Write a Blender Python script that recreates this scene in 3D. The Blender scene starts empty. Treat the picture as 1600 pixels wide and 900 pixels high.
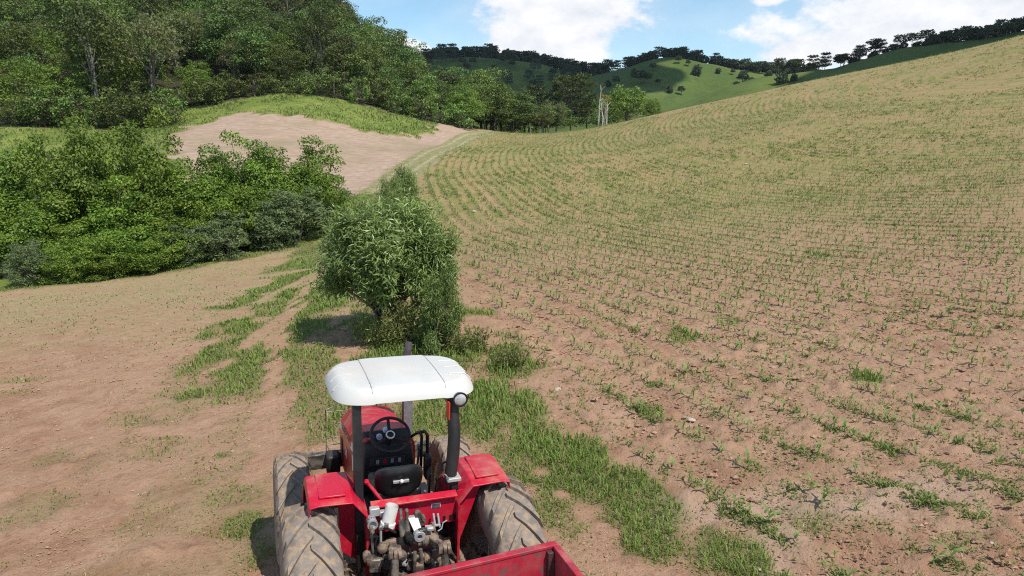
import bpy, bmesh, math, random
import numpy as np
from mathutils import Vector, Matrix
random.seed(7); rng = np.random.default_rng(7)
S = bpy.context.scene; COL = S.collection
R = math.radians

# ------------------------------------------------------------------ camera
PITCH = R(12.0); CAM_H = 4.7
cam = bpy.data.cameras.new('camera'); cam.lens = 24; cam.sensor_width = 36; cam.clip_end = 20000; cam.clip_start = 0.1
camo = bpy.data.objects.new('camera', cam); COL.objects.link(camo); S.camera = camo
camo.location = (0, 0, CAM_H); camo.rotation_euler = (math.pi/2 - PITCH, 0, 0)
S.render.resolution_x = 1024; S.render.resolution_y = 576
S.view_settings.view_transform = 'Standard'; S.view_settings.look = 'None'
S.view_settings.exposure = 0.0; S.view_settings.gamma = 1.0
S.render.engine = 'CYCLES'; S.cycles.use_denoising = False; S.cycles.filter_width = 1.1; S.cycles.sample_clamp_indirect = 4
S.cycles.max_bounces = 6; S.cycles.transparent_max_bounces = 8; S.cycles.volume_bounces = 0

# ------------------------------------------------------------------ sun
SUN = Vector((.46, -.42, 1.0)).normalized()
SUN_EL = math.asin(SUN.z); SUN_AZ = math.atan2(SUN.x, SUN.y)
sl = bpy.data.lights.new('sun', 'SUN'); sl.energy = 4.9; sl.angle = R(.53); sl.color = (1, .945, .85)
so = bpy.data.objects.new('sun', sl); COL.objects.link(so); so.location = (60, -60, 120)
so.rotation_euler = SUN.to_track_quat('Z', 'Y').to_euler()

# ------------------------------------------------------------------ projection helpers (layout only: photo pixel -> ray -> world point)
FPX = 1600*24/36
def ray(u, v):
    dx = (u-800)/FPX; dz = (450-v)/FPX
    return np.array([dx, math.cos(PITCH)+dz*math.sin(PITCH), -math.sin(PITCH)+dz*math.cos(PITCH)])
def at(u, v, y):
    d = ray(u, v); t = y/d[1]; return np.array([d[0]*t, y, CAM_H+d[2]*t])
def rdir(u, v):
    d = ray(u, v); return d/np.linalg.norm(d)

# ------------------------------------------------------------------ sky
W = bpy.data.worlds.new('World'); S.world = W; W.use_nodes = True
def build_sky():
    nt = W.node_tree; nt.nodes.clear(); N = nt.nodes.new; L = nt.links.new
    out = N('ShaderNodeOutputWorld'); bg = N('ShaderNodeBackground'); L(bg.outputs[0], out.inputs[0])
    bg.inputs[1].default_value = 0.11
    sky = N('ShaderNodeTexSky'); sky.sky_type = 'NISHITA'; sky.sun_disc = False
    sky.sun_elevation = SUN_EL; sky.sun_rotation = SUN_AZ; sky.altitude = 900; sky.air_density = 1.0; sky.dust_density = .6; sky.ozone_density = 1.6
    tc = N('ShaderNodeTexCoord')
    def math_(op, a, b=None, c=None, clamp=False):
        n = N('ShaderNodeMath'); n.operation = op; n.use_clamp = clamp
        for i, x in enumerate((a, b, c)):
            if x is None: continue
            if isinstance(x, (int, float)): n.inputs[i].default_value = x
            else: L(x, n.inputs[i])
        return n.outputs[0]
    def noise(scale, detail, vec, rough=.55):
        n = N('ShaderNodeTexNoise'); n.inputs['Scale'].default_value = scale; n.inputs['Detail'].default_value = detail
        n.inputs['Roughness'].default_value = rough; L(vec, n.inputs['Vector']); return n.outputs[0]
    mp = N('ShaderNodeMapping'); mp.inputs['Scale'].default_value = (1, 1, 1.7); L(tc.outputs['Generated'], mp.inputs[0])
    mp2 = N('ShaderNodeMapping'); mp2.inputs['Scale'].default_value = (1, 1, 1.7); mp2.inputs['Location'].default_value = (.0, 0, .03)
    L(tc.outputs['Generated'], mp2.inputs[0])
    n1 = noise(9, 9, mp.outputs[0], .6); n2 = noise(9, 9, mp2.outputs[0], .6)
    blobs = [(880, 25, .11, .065), (830, 55, .095, .032), (905, 62, .06, .03), (1340, 70, .115, .04), (1430, 20, .165, .068), (1560, 15, .14, .06),
             (1250, 85, .05, .022), (1210, -8, .03, .014), (632, 78, .035, .014), (560, -60, .09, .03), (1750, -40, .2, .08), (1000,-160,.2,.06),
             (300, -200, .22, .07), (-150, 0, .2, .06)]
    w = None
    for u, v, rx, rz in blobs:
        c = rdir(u, v)
        s = N('ShaderNodeVectorMath'); s.operation = 'SUBTRACT'; L(tc.outputs['Generated'], s.inputs[0]); s.inputs[1].default_value = c
        m = N('ShaderNodeVectorMath'); m.operation = 'MULTIPLY'; L(s.outputs[0], m.inputs[0]); m.inputs[1].default_value = (1/rx, 1/rx, 1/rz)
        l = N('ShaderNodeVectorMath'); l.operation = 'LENGTH'; L(m.outputs[0], l.inputs[0])
        k = math_('SUBTRACT', 1.0, l.outputs['Value'])
        w = k if w is None else math_('MAXIMUM', w, k)
    # clouds all round the rest of the sky
    sep = N('ShaderNodeSeparateXYZ'); L(tc.outputs['Generated'], sep.inputs[0])
    gen = noise(2.6, 4, mp.outputs[0])
    gen = math_('MULTIPLY_ADD', gen, 5.0, -3.25)
    side = math_('MULTIPLY_ADD', sep.outputs['Y'], -6.0, 3.2)           # beside and behind
    high = math_('MULTIPLY_ADD', sep.outputs['Z'], 6.0, -1.9)           # above the frame
    outm = math_('MAXIMUM', side, high); outm = math_('MINIMUM', outm, 0.0)
    gen = math_('ADD', gen, outm)
    w = math_('MAXIMUM', w, math_('MAXIMUM', math_('MINIMUM', gen, .8), -3.0))
    d1 = math_('ADD', w, math_('MULTIPLY_ADD', n1, 2.6, -1.3)); d2 = math_('ADD', w, math_('MULTIPLY_ADD', n2, 2.6, -1.3))
    mr = N('ShaderNodeMapRange'); mr.interpolation_type = 'SMOOTHSTEP'; L(d1, mr.inputs[0])
    mr.inputs[1].default_value = -.12; mr.inputs[2].default_value = .38
    wisp = N('ShaderNodeMapRange'); L(d1, wisp.inputs[0]); wisp.inputs[1].default_value = -1.1; wisp.inputs[2].default_value = .3; wisp.inputs[4].default_value = .22
    cov = math_('MAXIMUM', mr.outputs[0], wisp.outputs[0])
    sh = N('ShaderNodeMapRange'); L(math_('SUBTRACT', d1, d2), sh.inputs[0]); sh.inputs[1].default_value = -.5; sh.inputs[2].default_value = .35
    mx = N('ShaderNodeMix'); mx.data_type = 'RGBA'; L(sh.outputs[0], mx.inputs[0])
    mx.inputs[6].default_value = (7.2, 7.6, 8.3, 1); mx.inputs[7].default_value = (9.8, 9.8, 9.9, 1)
    gain = N('ShaderNodeMix'); gain.data_type = 'RGBA'; gain.blend_type = 'MULTIPLY'; gain.inputs[0].default_value = 1
    L(sky.outputs[0], gain.inputs[6]); gain.inputs[7].default_value = (1.42, 1.62, 1.55, 1)
    fin = N('ShaderNodeMix'); fin.data_type = 'RGBA'; L(cov, fin.inputs[0]); L(gain.outputs[2], fin.inputs[6]); L(mx.outputs[2], fin.inputs[7])
    L(fin.outputs[2], bg.inputs[0])
build_sky()

# ------------------------------------------------------------------ generic helpers
def tag(o, label=None, cat=None, group=None, kind=None):
    if label: o['label'] = label
    if cat: o['category'] = cat
    if group: o['group'] = group
    if kind: o['kind'] = kind
    return o
def link(name, data, parent=None):
    o = bpy.data.objects.new(name, data); COL.objects.link(o)
    if parent is not None: o.parent = parent
    return o
def empty(name, loc=(0, 0, 0), rz=0.0):
    o = link(name, None); o.location = loc; o.rotation_euler = (0, 0, rz); o.empty_display_size = .2; return o
def copy_tree(o, parent=None):
    c = o.copy(); COL.objects.link(c)
    if parent is not None: c.parent = parent
    for ch in list(o.children): copy_tree(ch, c)
    return c
def np_mesh(name, V, F, mat=None, attrs=None, smooth=False, n=None):
    """V (N,3); F (M,k) all faces with k corners, or list of such arrays."""
    me = bpy.data.meshes.new(name); Fs = F if isinstance(F, list) else [F]
    Fs = [f for f in Fs if len(f)]
    me.vertices.add(len(V)); me.vertices.foreach_set('co', np.ascontiguousarray(V, dtype=np.float32).ravel())
    idx = np.concatenate([f.ravel() for f in Fs]).astype(np.int32)
    cnt = np.concatenate([np.full(len(f), f.shape[1]) for f in Fs]).astype(np.int32)
    me.loops.add(len(idx)); me.loops.foreach_set('vertex_index', idx)
    me.polygons.add(len(cnt)); st = np.concatenate([[0], np.cumsum(cnt)[:-1]]).astype(np.int32)
    me.polygons.foreach_set('loop_start', st)
    me.polygons.foreach_set('use_smooth', np.full(len(cnt), smooth, dtype=bool))
    me.update(calc_edges=True)
    for k, a in (attrs or {}).items():
        a = np.asarray(a, dtype=np.float32)
        if a.ndim == 1:
            at_ = me.attributes.new(k, 'FLOAT', 'POINT'); at_.data.foreach_set('value', a)
        else:
            at_ = me.attributes.new(k, 'FLOAT_COLOR', 'POINT'); at_.data.foreach_set('color', a.ravel())
    if mat: me.materials.append(mat)
    return me

# ------------------------------------------------------------------ materials
class G:
    def __init__(s, name):
        s.m = bpy.data.materials.new(name); s.m.use_nodes = True; s.t = s.m.node_tree; s.t.nodes.clear()
        s.out = s.N('ShaderNodeOutputMaterial')
    def N(s, k, **kw):
        n = s.t.nodes.new(k)
        for a, b in kw.items(): setattr(n, a, b)
        return n
    def L(s, a, b): s.t.links.new(a, b)
    def set(s, inp, v):
        if isinstance(v, bpy.types.NodeSocket): s.L(v, inp)
        else: inp.default_value = v
    def math(s, op, a, b=0.0, c=0.0, clamp=False):
        n = s.N('ShaderNodeMath', operation=op, use_clamp=clamp)
        s.set(n.inputs[0], a); s.set(n.inputs[1], b); s.set(n.inputs[2], c); return n.outputs[0]
    def mix(s, f, a, b, mode='MIX'):
        n = s.N('ShaderNodeMix', data_type='RGBA', blend_type=mode)
        s.set(n.inputs[0], f); s.set(n.inputs[6], a if not isinstance(a, tuple) else (*a[:3], 1)); s.set(n.inputs[7], b if not isinstance(b, tuple) else (*b[:3], 1))
        return n.outputs[2]
    def ramp(s, x, lo, hi, smooth=True, a=0.0, b=1.0):
        n = s.N('ShaderNodeMapRange', interpolation_type='SMOOTHSTEP' if smooth else 'LINEAR')
        s.set(n.inputs[0], x); n.inputs[1].default_value = lo; n.inputs[2].default_value = hi; n.inputs[3].default_value = a; n.inputs[4].default_value = b
        return n.outputs[0]
    def noise(s, scale, detail=4, vec=None, rough=.55, color=False):
        n = s.N('ShaderNodeTexNoise'); n.inputs['Scale'].default_value = scale; n.inputs['Detail'].default_value = detail; n.inputs['Roughness'].default_value = rough
        s.L(vec if vec is not None else s.obj(), n.inputs['Vector']); return n.outputs[1 if color else 0]
    def obj(s):
        if not hasattr(s, '_tc'): s._tc = s.N('ShaderNodeTexCoord')
        return s._tc.outputs['Object']
    def attr(s, name, what='Fac'):
        return s.N('ShaderNodeAttribute', attribute_name=name).outputs[what]
    def bump(s, h, strength=.5, dist=.02, nrm=None):
        n = s.N('ShaderNodeBump'); n.inputs['Strength'].default_value = strength; n.inputs['Distance'].default_value = dist; s.L(h, n.inputs['Height'])
        if nrm is not None: s.L(nrm, n.inputs['Normal'])
        return n.outputs[0]
    def principled(s, color, rough=.6, metal=0.0, nrm=None, spec=.5, coat=0.0, alpha=None):
        p = s.N('ShaderNodeBsdfPrincipled'); s.set(p.inputs['Base Color'], color if not isinstance(color, tuple) else (*color[:3], 1))
        s.set(p.inputs['Roughness'], rough); s.set(p.inputs['Metallic'], metal); p.inputs['Specular IOR Level'].default_value = spec
        p.inputs['Coat Weight'].default_value = coat
        if nrm is not None: s.L(nrm, p.inputs['Normal'])
        return p.outputs[0]
    def done(s, sh): s.L(sh, s.out.inputs[0]); return s.m

def plain(name, c1, c2=None, scale=8.0, rough=.6, metal=0.0, bump=0.0, bscale=None, lo=.35, hi=.65, spec=.5, coat=0.0, dust=None, dust_amt=.0, dscale=5.0):
    g = G(name)
    col = c1
    if c2 is not None: col = g.mix(g.ramp(g.noise(scale, 5), lo, hi), c1, c2)
    rg = rough
    if dust:
        k = g.ramp(g.noise(dscale, 6, rough=.65), .5, .72); k = g.math('MULTIPLY', k, dust_amt)
        col = g.mix(k, col, dust); rg = g.math('MULTIPLY_ADD', k, .5, rough, clamp=True)
    nrm = g.bump(g.noise(bscale or scale*4, 4), bump, .01) if bump else None
    return g.done(g.principled(col, rg, metal, nrm, spec, coat))

def leaf_mat(name, dark, light, hue_var=.25, brown=None, brown_amt=.0, trans=.35, rough=.55):
    """leaf colour differs leaf by leaf (attribute tint) and tree by tree"""
    g = G(name); t = g.attr('tint')
    col = g.mix(t, dark, light)
    oi = g.N('ShaderNodeObjectInfo')
    hs = g.N('ShaderNodeHueSaturation'); g.L(col, hs.inputs['Color'])
    g.set(hs.inputs['Hue'], g.math('MULTIPLY_ADD', oi.outputs['Random'], .05*hue_var*2, .5-.025*hue_var*2))
    g.set(hs.inputs['Value'], g.math('MULTIPLY_ADD', oi.outputs['Random'], hue_var*1.6, 1-hue_var*.8))
    col = hs.outputs[0]
    if brown: col = g.mix(g.math('MULTIPLY', g.ramp(t, .82, .9), brown_amt), col, brown)
    p = g.principled(col, rough, spec=.35)
    tr = g.N('ShaderNodeBsdfTranslucent'); tc = g.mix(.5, col, (.18, .26, .03)); g.L(tc, tr.inputs[0])
    ms = g.N('ShaderNodeMixShader'); ms.inputs[0].default_value = trans; g.L(p, ms.inputs[1]); g.L(tr.outputs[0], ms.inputs[2])
    return g.done(ms.outputs[0])

# ------------------------------------------------------------------ terrain
def vnoise(x, y, s, seed=0):
    """smooth value noise, cheap"""
    x = np.asarray(x)/s; y = np.asarray(y)/s
    xi = np.floor(x).astype(np.int64); yi = np.floor(y).astype(np.int64); fx = x-xi; fy = y-yi
    fx = fx*fx*(3-2*fx); fy = fy*fy*(3-2*fy)
    def h(a, b):
        n = (a*374761393 + b*668265263 + seed*974634541) & 0x7fffffff
        n = ((n ^ (n >> 13))*1274126177) & 0x7fffffff
        n = n ^ (n >> 16)
        return (n & 0xffff)/65535.0
    return (h(xi, yi)*(1-fx)+h(xi+1, yi)*fx)*(1-fy)+(h(xi, yi+1)*(1-fx)+h(xi+1, yi+1)*fx)*fy
def fbm(x, y, s, seed=0, o=4):
    r = 0; a = 1; t = 0
    for i in range(o): r = r+a*vnoise(x, y, s, seed+i); t += a; a *= .5; s = s*.5
    return r/t

CP = [(-6, 2, 0), (0, 2, 0), (6, 2, .1), (-6, 6, 0), (0, 8, 0), (-4, 10, -.05), (2.5, 8, .05), (-2, 15, 0), (1, 14, .05), (-12, 4, -.25), (-13, 12, -.5), (-24, 8, -1.2),
      (-8, 20, -.4), (30, 0, 3.2), (20, -20, 1.5), (0, -20, 0), (-30, -20, -1.2), (0, -80, 0), (60, -60, 4), (-80, -60, -3), (60, 20, 9), (70, 60, 14), (-60, 25, -4), (-90, 55, -1), (-130, 90, 10),
      (-150, 200, 44), (-100, 170, 29), (-60, 205, 34), (-80, 260, 52), (-40, 190, 23), (-27, 190, 15), (-13.7, 190, 11), (-6.5, 180, 7.5), (-101, 230, 47), (-56, 210, 32), (-180, 140, 30), (-200, 260, 60),
      (-250, 200, 55), (0, 190, 5), (36, 185, 8), (70, 178, 14), (110, 168, 20), (150, 130, 27), (0, 240, -4), (60, 230, 0), (120, 220, 8), (200, 180, 18), (200, 60, 30), (200, -50, 14), (-20, 260, 10)]
for uvy in [(0, 450, 32), (250, 425, 36), (500, 378, 42), (-300, 480, 28), (480, 450, 25), (600, 330, 50), (640, 270, 72), (690, 235, 95), (745, 212, 130), (520, 300, 60), (300, 240, 80), (430, 177, 110),
            (560, 195, 110), (640, 213, 112), (700, 197, 130), (450, 148, 128), (350, 165, 122), (200, 200, 105), (60, 200, 100), (0, 250, 80), (0, 195, 102), (560, 160, 128), (640, 180, 132),
            (760, 208, 140), (1030, 178, 140), (1300, 120, 130), (1600, 55, 120), (1900, -30, 110), (1600, 400, 22), (1600, 200, 55), (1200, 200, 80), (1600, 600, 12), (1000, 300, 55), (700, 300, 55),
            (1300, 400, 26), (1000, 400, 28), (1200, 600, 12.5), (1600, 800, 7.5), (1300, 300, 46), (1600, 300, 35), (900, 240, 90), (1400, 140, 95)]:
    CP.append(tuple(at(*uvy)))
CP = np.array(CP)
def _tps():
    X = CP[:, :2]/100; n = len(X)
    d2 = ((X[:, None]-X[None])**2).sum(-1); K = .5*d2*np.log(d2+1e-12)
    A = np.zeros((n+3, n+3)); A[:n, :n] = K + np.eye(n)*2e-5; A[:n, n] = 1; A[:n, n+1:] = X; A[n, :n] = 1; A[n+1:, :n] = X.T
    return X, np.linalg.solve(A, np.concatenate([CP[:, 2], [0, 0, 0]]))
_X, _C = _tps()
def z0(x, y):
    x = np.asarray(x, float); y = np.asarray(y, float); sh = x.shape
    p = np.stack([x.ravel(), y.ravel()], 1)/100; p[:, 0] = np.clip(p[:, 0], -2.4, 2.1); p[:, 1] = np.clip(p[:, 1], -.9, 2.7)
    out = np.zeros(len(p))
    for i in range(0, len(p), 60000):
        q = p[i:i+60000]; d2 = ((q[:, None]-_X[None])**2).sum(-1)
        out[i:i+60000] = (.5*d2*np.log(d2+1e-12))@_C[:len(_X)] + _C[len(_X)] + q@_C[len(_X)+1:]
    return out.reshape(sh)
# the tractor stands on a level patch of the track
def height(x, y):
    x = np.asarray(x, float); y = np.asarray(y, float)
    k = np.exp(-(((x+1.3)/3.2)**2+((y-6.5)/3.5)**2)**2)
    z = z0(x, y)*(1-k)
    return z + .10*(fbm(x, y, 4.0, 5, 3)-.5)*(1-k*.7)
def hill_hit(u, v, zat, y0, y1):
    d = ray(u, v); d = d/d[1]; ys = np.arange(y0, y1, 1.0); h = np.nonzero(CAM_H+d[2]*ys <= zat(d[0]*ys, ys))[0]
    y = float(ys[h[0]]) if len(h) else None
    return None if y is None else (float(d[0]*y), y, float(zat(d[0]*y, y)))
def ground_hit(u, v):
    """walk along the ray of a photo pixel to the terrain"""
    d = ray(u, v); d = d/d[1]
    ys = np.concatenate([np.arange(2, 40, .1), np.arange(40, 260, .5)])
    zz = height(d[0]*ys, ys); rz = CAM_H+d[2]*ys
    h = np.nonzero(rz <= zz)[0]
    if len(h) == 0: return None
    i = h[0]; y = ys[i]
    if i > 0:
        a = rz[i-1]-zz[i-1]; b = zz[i]-rz[i]; y = ys[i-1]+(ys[i]-ys[i-1])*a/(a+b+1e-9)
    x = d[0]*y
    return float(x), float(y), float(height(np.array([x]), np.array([y]))[0])
def gh(*uv): return [ground_hit(u, v)[:2] for u, v in uv]

# ------------------------------------------------------------------ zones of the land
EDGE = np.array([(12, -4), (5.5, 3.0), (2.8, 6.9), (2.1, 8.2), (1.5, 9.5), (.7, 12), (-.45, 15.4), (-1.4, 20.6), (-3, 32), (-6.8, 49), (-9.6, 72), (-9.7, 95), (-6.5, 130), (-4, 147), (4, 175), (30, 230)])
def edge_x(y): return np.interp(y, EDGE[:, 1], EDGE[:, 0])
CXC, CYC, KY, ROW = 62.0, 88.0, .624, .86
def phi(x, y): return np.sqrt((x-CXC)**2+((y-CYC)*KY)**2)
def phin(x, y): return phi(x, y) + .5*(fbm(x, y, 14, 77, 2)-.5)
def in_poly(P, x, y):
    P = np.asarray(P); c = np.zeros(x.shape, bool); n = len(P)
    for i in range(n):
        x1, y1 = P[i]; x2, y2 = P[(i+1) % n]
        k = ((y1 > y) != (y2 > y)) & (x < (x2-x1)*(y-y1)/((y2-y1) if y2 != y1 else 1e-9)+x1)
        c ^= k
    return c
def dist_line(P, x, y):
    d = np.full(x.shape, 1e9)
    for (x1, y1), (x2, y2) in zip(P[:-1], P[1:]):
        L2 = (x2-x1)**2+(y2-y1)**2; t = np.clip(((x-x1)*(x2-x1)+(y-y1)*(y2-y1))/L2, 0, 1)
        d = np.minimum(d, np.hypot(x-x1-t*(x2-x1), y-y1-t*(y2-y1)))
    return d
PATCH = gh((258, 242), (280, 215), (305, 195), (345, 183), (430, 177), (500, 186), (560, 204), (600, 211), (640, 213), (690, 199), (735, 201), (748, 209), (690, 233), (650, 255), (610, 275), (575, 296), (520, 312), (470, 335), (300, 320), (255, 270))
FARTRACK = gh((600, 298), (628, 272), (645, 259), (662, 248), (690, 233), (720, 220), (748, 210.5)) + [(-4.6, 142), (-3, 150)]
HEDGEFOOT = gh((-200, 478), (0, 452), (120, 440), (250, 426), (330, 412), (420, 394), (500, 378))
FOREST = [(-300, 120)] + gh((0, 200), (60, 202), (130, 196), (190, 204), (235, 200), (262, 182), (300, 168), (360, 158), (430, 147), (500, 150), (560, 162), (610, 174), (650, 184), (690, 194)) + [(-9, 140), (-6, 150), (-2, 156), (8, 162), (30, 172), (34, 210), (-20, 300), (-300, 300)]
# grass: (u, v, half-width, half-height, amount) of the patches, in photo pixels, laid on the terrain
GRASS_PX = [(485, 600, 75, 110, .30), (500, 470, 46, 70, .38), (390, 800, 50, 90, .22), (490, 388, 18, 14, 1), (470, 410, 22, 16, 1), (448, 440, 20, 18, 1), (425, 480, 18, 16, .8), (395, 510, 28, 9, 1), (400, 545, 22, 26, .9), (375, 575, 42, 26, 1), (350, 598, 36, 10, .8), (405, 600, 14, 14, .7),
    (515, 430, 30, 30, 1), (495, 470, 40, 40, 1), (470, 520, 26, 40, .8), (480, 575, 40, 34, .75), (520, 560, 30, 20, .4), (505, 620, 45, 30, .7), (500, 665, 36, 30, .6), (460, 610, 20, 30, .6),
    (560, 520, 60, 50, .6), (640, 530, 90, 50, .8), (720, 560, 50, 30, .9), (790, 565, 46, 26, .7), (690, 640, 70, 45, .85), (770, 640, 60, 50, 1), (820, 680, 60, 45, 1), (870, 725, 62, 42, 1), (800, 720, 50, 40, .8),
    (985, 795, 70, 46, 1.1), (930, 770, 36, 30, .8), (870, 800, 34, 36, .75), (900, 830, 40, 24, .5), (1040, 825, 14, 12, .8), (1150, 880, 52, 34, 1), (1110, 845, 22, 18, .8), (1210, 905, 40, 12, .7),
    (380, 828, 26, 20, .9), (350, 712, 20, 8, .8), (370, 770, 40, 16, .55), (400, 745, 30, 20, .45), (390, 870, 30, 30, .4), (340, 660, 14, 6, .3), (250, 685, 30, 6, .4), (320, 565, 8, 5, .8), (1358, 592, 15, 9, .9), (1015, 640, 16, 10, .7), (1060, 522, 22, 8, .6),
    (1280, 398, 12, 6, .6), (910, 632, 8, 12, .6), (1500, 650, 16, 10, .5), (620, 300, 30, 14, .8), (590, 330, 40, 24, .8), (560, 380, 50, 30, .8), (35, 595, 40, 5, .35), (10, 615, 25, 5, .35), (1140, 500, 16, 6, .5), (1480, 845, 40, 10, .4), (1280, 820, 40, 16, .45)]
GRASS = []
for u, v, ru, rv, a in GRASS_PX:
    c = ground_hit(u, v); e = ground_hit(u+ru, v); t = ground_hit(u, v-rv)
    GRASS.append((c[0], c[1], e[0]-c[0], max(t[1]-c[1], .05), a))
BARE_PX = [(440, 500, 14, 34), (470, 440, 10, 20), (560, 545, 26, 16), (525, 525, 18, 14), (430, 640, 26, 40), (415, 720, 22, 30), (545, 590, 20, 16), (960, 835, 14, 8), (845, 740, 16, 8), (880, 775, 16, 10)]
for p0, p1, w, h in (((500, 425), (440, 500), 7, 9), ((440, 500), (425, 600), 9, 14), ((425, 600), (415, 720), 14, 18), ((530, 500), (545, 600), 12, 12), ((505, 420), (470, 470), 4, 5)):
    for k in range(7): BARE_PX.append((p0[0]+(p1[0]-p0[0])*k/6, p0[1]+(p1[1]-p0[1])*k/6, w, h))
BARE = []
for u, v, ru, rv in BARE_PX:
    c = ground_hit(u, v); e = ground_hit(u+ru, v); t = ground_hit(u, v-rv); BARE.append((c[0], c[1], e[0]-c[0], max(t[1]-c[1], .05)))
def grass_mask(x, y):
    m = np.zeros(np.shape(x)); n = fbm(x, y, .9, 31, 3)-.5
    for cx, cy, rx, ry, a in GRASS:
        r = np.hypot((x-cx)/rx, (y-cy)/ry); m = np.maximum(m, a*np.clip((1.36-r+n*2.2)*1.8, 0, 1))
    for cx, cy, rx, ry in BARE:
        r = np.hypot((x-cx)/rx, (y-cy)/ry); m = m*np.clip((r-.75+n*1.0)*2.5, 0, 1)
    h = dist_line(HEDGEFOOT, x, y); m = np.maximum(m, np.clip((1.0-h+n*2)*1.5, 0, 1))
    return np.clip(m, 0, 1)
def zones(x, y):
    z = {}
    n = fbm(x, y, 5, 11, 4)-.5
    z['grass'] = grass_mask(x, y)
    z['field'] = np.clip((x-edge_x(y)+n*1.0)*1.5+.5, 0, 1)
    jx = x+n*7+(fbm(x, y, 1.5, 23, 2)-.5)*3; jy = y+(fbm(x, y, 6, 19, 3)-.5)*8+(fbm(x, y, 1.5, 29, 2)-.5)*4
    z['patch'] = in_poly(PATCH, jx, jy).astype(float)
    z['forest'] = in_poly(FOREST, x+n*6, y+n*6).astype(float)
    d = dist_line(FARTRACK, x, y); z['track'] = np.clip((2.1-d)*3, 0, 1)*(y > 48)
    z['rut'] = np.clip(1-np.abs(d-.85)/.32, 0, 1)*z['track']
    hd = dist_line(HEDGEFOOT, x, y)
    below = y > np.interp(x, [p[0] for p in HEDGEFOOT], [p[1] for p in HEDGEFOOT])+.6
    behind = below & (x < -11.0) | ((y > 62) & (x < -12))
    z['slope'] = np.clip((behind*1.0)-z['patch']-z['forest']-z['track'], 0, 1)*(1-z['field'])
    z['left'] = np.clip(1-z['field']-z['slope']-z['patch']-z['forest'], 0, 1)
    return z

def axis(lo, hi, a, b, fine, growth, mx):
    """grid lines: fine between a and b, growing outwards"""
    m = list(np.arange(a, b, fine)); s = fine; p = m[-1]
    while p < hi: s = min(s*growth, mx); p += s; m.append(p)
    s = fine; p = a; l = []
    while p > lo: s = min(s*growth, mx); p -= s; l.append(p)
    return np.array(l[::-1]+m)
SAND1 = gh((1060, 805), (1130, 800), (1190, 790), (1250, 775), (1330, 780), (1420, 762), (1530, 758), (1420, 762), (1330, 780), (1190, 790), (1225, 845), (1200, 890))
def build_ground(mat):
    gx = axis(-330, 330, -7, 9, .085, 1.022, 6); gy = axis(-120, 300, 4.0, 16, .085, 1.018, 4)
    X, Y = np.meshgrid(gx, gy); Z = height(X, Y); zn = zones(X, Y); ph = phin(X, Y)
    dist = np.hypot(X, Y); near = np.clip((60-dist)/30, 0, 1)
    rows = zn['field']*(1-zn['grass']*.8)
    Z = Z + near*rows*.030*np.cos(2*np.pi*ph/ROW)                          # ridges between the seed rows
    cl = np.clip((26-dist)/10, 0, 1)
    rough = (fbm(X, Y, .55, 41, 4)-.5); lump = np.clip(fbm(X, Y, .28, 51, 3)-.56, 0, 1)
    Z = Z + cl*(zn['field']*1.0+zn['left']*.65)*(rough*.09+lump*.30)*(1-.6*zn['grass'])
    Z = Z + (Y > 55)*zn['slope']*(fbm(X, Y, 3, 61, 3)-.5)*.8
    ny, nx = X.shape; V = np.stack([X, Y, Z], -1).reshape(-1, 3)
    i = np.arange(ny*nx).reshape(ny, nx)
    F = np.stack([i[:-1, :-1], i[:-1, 1:], i[1:, 1:], i[1:, :-1]], -1).reshape(-1, 4)
    # vertex normals of the whole sheet, shared by its pieces
    dzx = np.gradient(Z, gx, axis=1); dzy = np.gradient(Z, gy, axis=0)
    NR = np.stack([-dzx, -dzy, np.ones_like(Z)], -1); NR /= np.linalg.norm(NR, axis=-1, keepdims=True); NR = NR.reshape(-1, 3)
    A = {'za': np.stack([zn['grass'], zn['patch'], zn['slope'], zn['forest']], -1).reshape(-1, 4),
         'zb': np.stack([zn['rut'], zn['field'], zn['left'], zn['track']], -1).reshape(-1, 4), 'row': ph.ravel(), 'along': (np.arctan2((Y-CYC)*KY, X-CXC)*ph).ravel(), 'sand': np.clip(1.25-dist_line(SAND1, X, Y)/.42+(fbm(X, Y, 1.1, 71, 4)-.5)*2.4, 0, 1).ravel()*(Y < 16).ravel()}
    zid = np.zeros(ny*nx, int); zid[(zn['left'] > .5).ravel()] = 1; zid[(zn['slope'] > .5).ravel()] = 2
    zid[(zn['patch'] > .5).ravel()] = 3; zid[((X > edge_x(Y)) & (Y < 175)).ravel()] = 4
    zid[((zn['track'] > .5)).ravel()] = 5
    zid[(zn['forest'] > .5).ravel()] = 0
    fz = zid[F[:, 0]]
    names = ['ground', 'stubble_field', 'grass_slope', 'tilled_patch', 'crop_field', 'dirt_track']
    for k, nm in enumerate(names):
        f = F[fz == k]
        if not len(f): continue
        u, inv = np.unique(f, return_inverse=True)
        me = np_mesh(nm, V[u], inv.reshape(f.shape), mat, {a: b[u] for a, b in A.items()}, smooth=True)
        me.normals_split_custom_set_from_vertices(NR[u].astype(np.float32))
        tag(link(nm, me), kind='structure')
    return gx, gy, Z
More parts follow.
